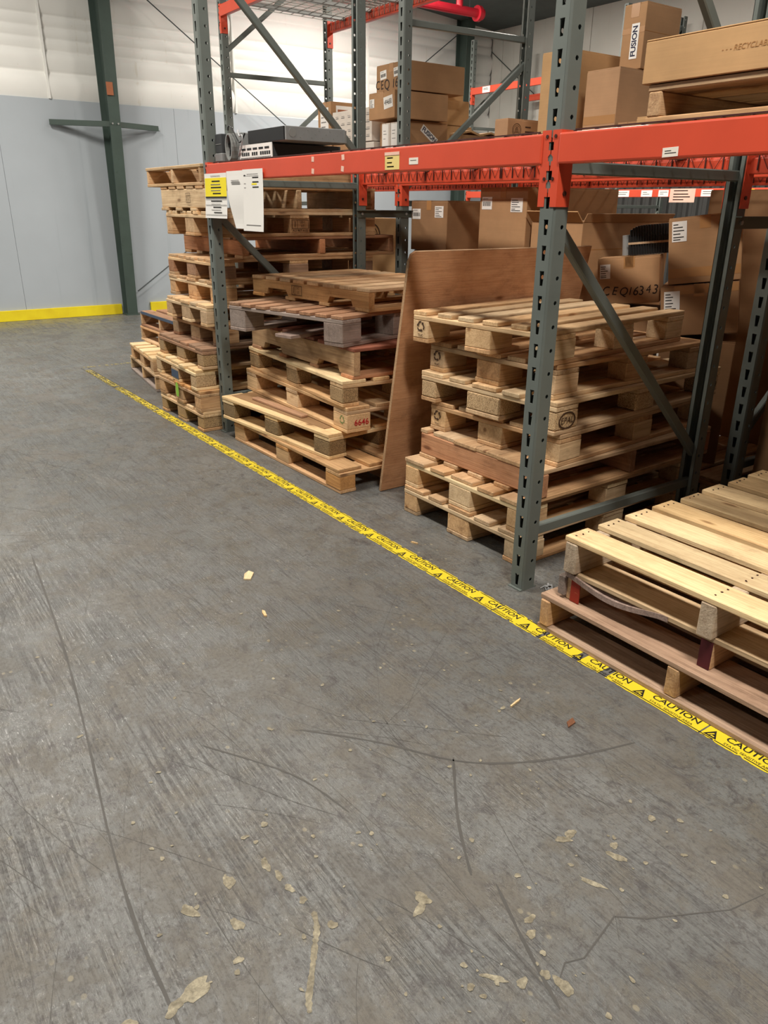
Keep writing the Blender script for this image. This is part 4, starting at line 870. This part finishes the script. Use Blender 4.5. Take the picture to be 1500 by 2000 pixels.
# ------------------------------------------------------------------ servers and parts on the front beam
zt = Z1 + 0.010
sv = thing('rack_server', 'dark rack server with a white port panel, under the grey one on the beam', 'server', (2.05, 3.868, zt))
MB().box(0.004, 0.42, 0.0, 0.376, 0, 0.068).build('chassis', M['srvdark'], sv, bevel=0.003, seg=1); MB().box(0.0, 0.004, 0.0, 0.376, 0.0, 0.072).build('port_panel', M['white'], sv)
m = MB()
for i in range(5): m.box(-0.001, 0.0, 0.03 + i * 0.068, 0.03 + i * 0.068 + 0.05, 0.045, 0.055)
for i in range(14):
    if i not in (5, 9): m.box(-0.001, 0.0, 0.02 + i * 0.024, 0.02 + i * 0.024 + 0.017, 0.018, 0.034)
for i in range(26): m.box(-0.001, 0.0, 0.012 + i * 0.0138, 0.012 + i * 0.0138 + 0.008, 0.005, 0.009)
m.build('ports', M['black'], sv)
sg = thing('rack_server', 'grey flat rack server resting on the dark one above the long beam', 'server', (2.05, 3.728, zt + 0.0735))
MB().box(0.006, 0.36, 0.0, 0.412, 0, 0.066).build('chassis', M['srv'], sg, bevel=0.003, seg=1); MB().box(0.0, 0.006, 0.008, 0.406, 0.003, 0.064).build('front_grille', M['black'], sg)
MB().tube((0.045, -0.002, 0.036), (0.045, 0.0005, 0.036), 0.021, 20).build('round_cover', M['galv'], sg)
MB().box(0.352, 0.365, -0.004, 0.0, 0.002, 0.06).build('rear_ear', M['galv'], sg)
m = MB()
for i in range(12): m.tube((0.09 + i * 0.022, -0.0015, 0.018 + (i % 3) * 0.017), (0.09 + i * 0.022, 0.0005, 0.018 + (i % 3) * 0.017), 0.0025, 6)
m.build('screws', M['galv'], sg)['kind'] = 'stuff'
ps = thing('power_unit', 'small grey plastic unit standing by the left end post on the beam', 'power unit', (2.04, 4.455, zt))
MB().box(0.0, 0.10, 0.0, 0.085, 0.045, 0.145).build('casing', M['srvdark'], ps, bevel=0.004, seg=1); MB().box(-0.004, 0.10, -0.005, 0.09, 0.0, 0.045).build('base', M['srv'], ps, bevel=0.004, seg=1); MB().box(-0.002, 0, 0.008, 0.077, 0.09, 0.093).build('trim_line', M['galv'], ps)
fa = thing('cooling_fan', 'round cooling fan in a grey shroud beside the servers', 'fan', (2.05, 4.265, zt))
m = MB(); n = 20
for i in range(n):
    a0, a1 = 2 * math.pi * i / n, 2 * math.pi * (i + 1) / n
    m.prism([(0.035 * math.cos(a0), 0.062 * math.sin(a0)), (0.035 * math.cos(a1), 0.062 * math.sin(a1)), (0.044 * math.cos(a1), 0.07 * math.sin(a1)), (0.044 * math.cos(a0), 0.07 * math.sin(a0))], -0.01, 0.03, 'x')
m.build('ring', M['galv'], fa, (0, 0.10, 0.072)); MB().tube((0.005, 0.10, 0.072), (0.02, 0.10, 0.072), 0.016, 12).build('hub', M['black'], fa)
for k in range(5):
    a = k * 2 * math.pi / 5 + 0.3; MB().bar((0.012, 0.10 + 0.012 * math.cos(a), 0.072 + 0.016 * math.sin(a)), (0.012, 0.10 + 0.033 * math.cos(a), 0.072 + 0.056 * math.sin(a)), 0.018, 0.002).build('blade', M['black'], fa)
MB().box(0.03, 0.09, 0.03, 0.165, 0.0, 0.145).build('shroud', M['srv'], fa, bevel=0.005, seg=1)
def cable(label, pts, r, mat):
    cu = bpy.data.curves.new('cable', 'CURVE'); cu.dimensions = '3D'; s = cu.splines.new('NURBS'); s.points.add(len(pts) - 1)
    for p_, q in zip(s.points, pts): p_.co = (*q, 1)
    s.use_endpoint_u = True; s.order_u = 4; cu.bevel_depth = r; cu.bevel_resolution = 2; tmp = bpy.data.objects.new('cable_curve', cu); C.objects.link(tmp); dg = bpy.context.evaluated_depsgraph_get(); dg.update(); me = bpy.data.meshes.new_from_object(tmp.evaluated_get(dg)); bpy.data.objects.remove(tmp); ob = link('cable', me, mat); tag(ob, label, 'cable', 'loose cables by the fan'); return ob
cable('black cable looped over the fan by the servers', [(2.06, 4.40, zt + 0.16), (2.03, 4.33, zt + 0.20), (2.04, 4.25, zt + 0.12), (2.03, 4.20, zt + 0.06), (2.05, 4.17, zt + 0.13)], 0.004, M['black'])
cable('pale cable beside the fan, left of the grey server', [(2.05, 4.25, zt + 0.15), (2.03, 4.21, zt + 0.10), (2.04, 4.17, zt + 0.15), (2.03, 4.16, zt + 0.08), (2.05, 4.26, zt + 0.02)], 0.004, M['lightgrey'])

# ------------------------------------------------------------------ sprinkler pipe near the far ceiling
pz = thing('sprinkler_pipe', 'red sprinkler pipe with a flanged end near the far ceiling', 'pipe', (7.0, 9.0, 3.80))
MB().tube((-2.0, 0, 0.0), (0.92, 0, 0.0), 0.055, 16).build('pipe_run', M['redpipe'], pz); MB().tube((0.92, 0, 0), (0.97, 0, 0), 0.095, 16).build('end_flange', M['redpipe'], pz); MB().tube((0.98, 0, 0), (1.02, 0, 0), 0.07, 16).build('end_cap', M['redpipe'], pz)
MB().tube((0.62, 0, 0.0), (0.62, 0, 0.70), 0.045, 12).build('riser', M['redpipe'], pz); MB().tube((0.80, 0, 0.0), (0.80, 0, 0.62), 0.008, 8).build('hanger_rod', M['rod'], pz)

# ------------------------------------------------------------------ caution tape on the floor
tp = thing('floor_tape', 'yellow caution tape line on the grey floor along the rack', 'tape', (1.828, 0, 0))
rt = random.Random(11)
def tape_piece(y0, y1, w0=-0.038, w1=0.038):
    m = MB(); n = max(4, int((y1 - y0) / 0.012)); vs = []
    for i in range(n + 1):
        y_ = y0 + (y1 - y0) * i / n
        e = lambda: (rt.uniform(0, 0.003) if rt.random() < 0.8 else rt.uniform(0.002, 0.010))
        a, b = w0 + e(), w1 - e()
        vs += [(a, y_, 0.0008), (b, y_, 0.0008)]
    m.add(vs, [(2 * i, 2 * i + 1, 2 * i + 3, 2 * i + 2) for i in range(n)]); return m.build('tape_piece', M['tape'], tp)
for y0, y1, a, b in ((0.56, 0.93, -0.038, 0.036), (0.935, 1.27, -0.037, 0.036), (1.30, 1.385, -0.036, 0.035), (1.41, 1.56, -0.036, 0.034), (1.575, 1.80, -0.038, 0.038), (1.805, 2.05, -0.038, 0.037), (2.053, 2.76, -0.038, 0.038), (2.765, 4.2, -0.038, 0.038), (4.203, 5.4, -0.037, 0.037), (5.42, 6.3, -0.036, 0.035), (6.34, 7.15, -0.034, 0.03)):
    tape_piece(y0, y1, a, b)
def tape_print():
    m = MB(); me1 = text_mesh('CAUTION', 1.0, 0.016, 0.0, 1.0); me2 = text_mesh('STATIC SENSITIVE AREA', 1.0, 0.01, 0.0, 1.0)
    def addtext(me, cx, cy, sx, sy):
        # text x -> -Y, text y -> +X
        m.add([((v.co.y * sy + cy), -(v.co.x * sx + cx), 0.0012) for v in me.vertices], [tuple(p.vertices) for p in me.polygons])
    addtext(me1, 0.012, 0.008, 0.036, 0.034); addtext(me2, 0.010, -0.019, 0.0138, 0.014)
    # triangle with an arm stroke
    T = lambda pts: m.add([(b, -a, 0.0012) for a, b in pts], [tuple(range(len(pts)))])
    T([(-0.125, -0.024), (-0.085, -0.024), (-0.105, 0.014)])
    return m.mesh('caution_print')
def tape_hand():
    m = MB(); T = lambda pts: m.add([(b, -a, 0.0016) for a, b in pts], [tuple(range(len(pts)))])
    T([(-0.116, -0.019), (-0.111, -0.019), (-0.100, -0.004), (-0.104, -0.001)]); T([(-0.106, -0.019), (-0.095, -0.019), (-0.094, -0.015), (-0.104, -0.013)])
    return m.mesh('caution_hand')
CP = tape_print(); CH = tape_hand(); CP.materials.append(M['ink']); CH.materials.append(M['tape'])
y_ = 0.80; k = 0
while y_ < 7.0:
    if not (1.36 < y_ < 1.38): link('caution_print', CP, M['ink'], tp, (0, y_, 0)); link('caution_symbol', CH, M['tape'], tp, (0, y_, 0))
    y_ += 0.2475; k += 1
m = MB(); yy = 0.56
while yy < 6.9:
    ln = rt.uniform(0.06, 0.4)
    for xx in (-0.0285, 0.0300): m.box(xx - 0.0018, xx + 0.0018, yy, yy + ln, 0.0009, 0.0012)
    yy += ln + rt.uniform(0.002, 0.02)
m.build('border_line', M['ink'], tp)
ft = MB(); 
for i in range(16):
    a = 1.83 + i * 0.028
    if rt.random() < 0.75: ft.box(a, a + rt.uniform(0.01, 0.026), 7.26 + rt.uniform(0, .02), 7.30 + rt.uniform(0, .02), 0, 0.0008)
o = ft.build('tape_remnant', M['tape']); tag(o, 'faded torn tape remnant crossing at the far end of the tape line', 'tape')

# ------------------------------------------------------------------ floor marks and litter
def ribbon(m, pts, w, z=0.0006):
    vs = []; n = len(pts)
    for i, (x, y_) in enumerate(pts):
        a = Vector(pts[max(0, i - 1)]); b = Vector(pts[min(n - 1, i + 1)]); d = (b - a).normalized(); nr = Vector((-d.y, d.x)); ww = w * random.uniform(0.6, 1.2) / 2 * (0.4 if i in (0, n - 1) else 1)
        vs += [(x - nr.x * ww, y_ - nr.y * ww, z), (x + nr.x * ww, y_ + nr.y * ww, z)]
    m.add(vs, [(2 * i, 2 * i + 1, 2 * i + 3, 2 * i + 2) for i in range(n - 1)])
def smooth(pts, k=6):
    out = []
    for i in range(len(pts) - 1):
        p0, p1, p2, p3 = pts[max(0, i - 1)], pts[i], pts[i + 1], pts[min(len(pts) - 1, i + 2)]
        for j in range(k):
            t = j / k; out.append(tuple(0.5 * (2 * p1[c] + (p2[c] - p0[c]) * t + (2 * p0[c] - 5 * p1[c] + 4 * p2[c] - p3[c]) * t * t + (3 * p1[c] - p0[c] - 3 * p2[c] + p3[c]) * t ** 3) for c in (0, 1)))
    return out + [pts[-1]]
m = MB()
ribbon(m, smooth([(0.86, 1.60), (1.014, 1.424), (1.137, 1.247), (1.261, 1.148), (1.434, 1.065), (1.607, 1.01)]), 0.008)
ribbon(m, smooth([(1.144, 1.255), (1.007, 1.076), (0.92, 0.929)]), 0.008)
ribbon(m, smooth([(0.504, 3.305), (0.427, 2.495), (0.358, 1.965), (0.288, 1.5), (0.259, 1.218), (0.255, 1.034), (0.25, 0.9)]), 0.007)
ribbon(m, smooth([(0.95, 0.88), (0.90, 0.75), (0.85, 0.60)]), 0.007); ribbon(m, smooth([(0.60, 1.7), (0.75, 1.45), (0.80, 1.25)]), 0.005)
rr = random.Random(21)
for i in range(190):
    x0, y0 = rr.uniform(-0.6, 1.6), rr.uniform(0.6, 4.5); a = rr.gauss(math.pi / 2 + 0.1, 0.42); l = rr.uniform(0.12, 0.75) * (0.4 + y0 * 0.3); c = rr.uniform(-0.15, 0.15)
    pts = [(x0 + math.cos(a + c * t) * l * t, y0 + math.sin(a + c * t) * l * t) for t in (0, .25, .5, .75, 1)]
    if max(p[0] for p in pts) > 1.75: continue
    ribbon(m, smooth(pts, 3), rr.uniform(0.0006, 0.0015), 0.0005)
o = m.build('skid_mark', M['skid'], fl); o['kind'] = 'stuff'
m = MB()
def blob(x, y_, a, b, rot, seedv, n=24, z=0.0007):
    r = random.Random(seedv); ph = [r.uniform(0, 6.28) for _ in range(4)]; vs = [(x, y_, z)]
    for i in range(n):
        t = 2 * math.pi * i / n; k = 1 + 0.12 * math.sin(2 * t + ph[0]) + 0.13 * math.sin(3 * t + ph[1]) + 0.08 * math.sin(5 * t + ph[2]) + 0.05 * math.sin(8 * t + ph[3])
        u, v = a * k * math.cos(t), b * k * math.sin(t); vs.append((x + u * math.cos(rot) - v * math.sin(rot), y_ + u * math.sin(rot) + v * math.cos(rot), z))
    m.add(vs, [(0, 1 + i, 1 + (i + 1) % n) for i in range(n)])
BL = [(0.555, 1.222, .020, .009, 1.4), (0.565, 1.178, .017, .007, 1.5), (0.568, 1.134, .013, .008, 1.7), (0.577, 1.09, .009, .009, 0), (0.466, 1.226, .018, .013, 1.2), (0.434, 1.117, .020, .010, 1.8), (0.305, 1.03, .035, .018, 0.3), (0.26, 1.02, .02, .012, 0.5),
      (1.170, 0.882, .018, .010, 2.4), (1.197, 0.884, .016, .012, 0.2), (1.232, 0.775, .026, .009, 1.9), (1.255, 0.80, .012, .008, 0), (0.792, 0.944, .020, .013, 2.0), (0.770, 0.926, .020, .010, 0.3), (0.946, 0.772, .014, .008, 0), (0.922, 0.745, .012, .009, 0), (1.128, 0.757, .032, .006, 2.0), (0.891, 0.628, .022, .013, 1.6), (0.880, 0.665, .010, .010, 0), (0.83, 0.679, .014, .009, 0), (0.792, 0.718, .028, .006, 2.3), (0.365, 1.204, .022, .012, 1.9), (0.40, 1.04, .011, .007, 0), (0.16, 1.03, .03, .02, 0)]
for i, b in enumerate(BL): blob(*b, 100 + i, 24, 0.0008 + 0.00001 * i)
for i in range(150):
    x0, y0 = rr.uniform(0.2, 1.5), 0.5 + abs(rr.gauss(0, 0.75)); s = rr.uniform(0.0022, 0.0075) * (1.5 if rr.random() < 0.15 else 1)
    if y0 < 2.6: blob(x0, y0, s, s * rr.uniform(0.5, 1.0), rr.uniform(0, 3), 300 + i, 9, 0.0012 + 0.000004 * i)
o = m.build('bare_patch', M['bare'], fl); o['kind'] = 'stuff'
m = MB(); ribbon(m, smooth([(0.581, 1.052), (0.567, 1.015), (0.545, 0.985), (0.521, 0.952), (0.497, 0.92), (0.475, 0.891), (0.462, 0.865)]), 0.013, 0.0008)
o = m.build('filled_crack', M['bare'], fl)
m = MB(); ribbon(m, [(0.871, 0.63), (0.93, 0.66), (0.97, 0.645), (1.098, 0.673), (1.15, 0.63), (1.224, 0.59), (1.316, 0.54), (1.419, 0.519)], 0.0035); ribbon(m, [(1.10, 0.672), (1.06, 0.63)], 0.003)
o = m.build('floor_crack', M['skid'], fl)
chips = [(1.176, 2.575, 0.075, 0.035, 0.9, 'pale wood chip lying alone on the floor left of the tape'), (1.085, 2.26, 0.045, 0.012, 1.3, 'small wood splinter on the floor below the wood chip'), (1.93, 2.45, 0.035, 0.008, 1.9, 'thin wood splinter between the tape and the pallet stack'), (1.46, 1.335, 0.055, 0.006, 0.2, 'long thin splinter on the floor below the near end of the tape')]
for x0, y0, l, w, a, lb in chips:
    o = MB().prism([(-l / 2, -w / 2), (l * 0.3, -w * 0.5), (l / 2, w * 0.2), (l * 0.1, w / 2), (-l / 2, w * 0.3)], 0, 0.006).build('wood_chip', M['cream'], None, (x0, y0, 0.0), (0, 0, a)); tag(o, lb, 'wood chip', 'wood chips on the floor')
o = MB().prism([(-0.02, 0), (0, 0.012), (0.03, 0.004), (0.012, -0.01)], 0, 0.004).build('wood_chip', M['dark'], None, (1.52, 1.17, 0), (0, 0, 0.4)); tag(o, 'small dark brown scrap on the floor beside the near right pallets', 'wood chip', 'wood chips on the floor')
m = MB()
for i in range(14): m.bar((rr.uniform(-.03, .03), rr.uniform(-.03, .03), 0.003), (rr.uniform(-.03, .03), rr.uniform(-.03, .03), rr.uniform(0.004, 0.015)), 0.004, 0.002)
o = m.build('crumpled_wrap', M['lightgrey'], None, (2.10, 1.80, 0)); tag(o, 'crumpled bit of clear wrap beside the nearest post foot', 'litter')
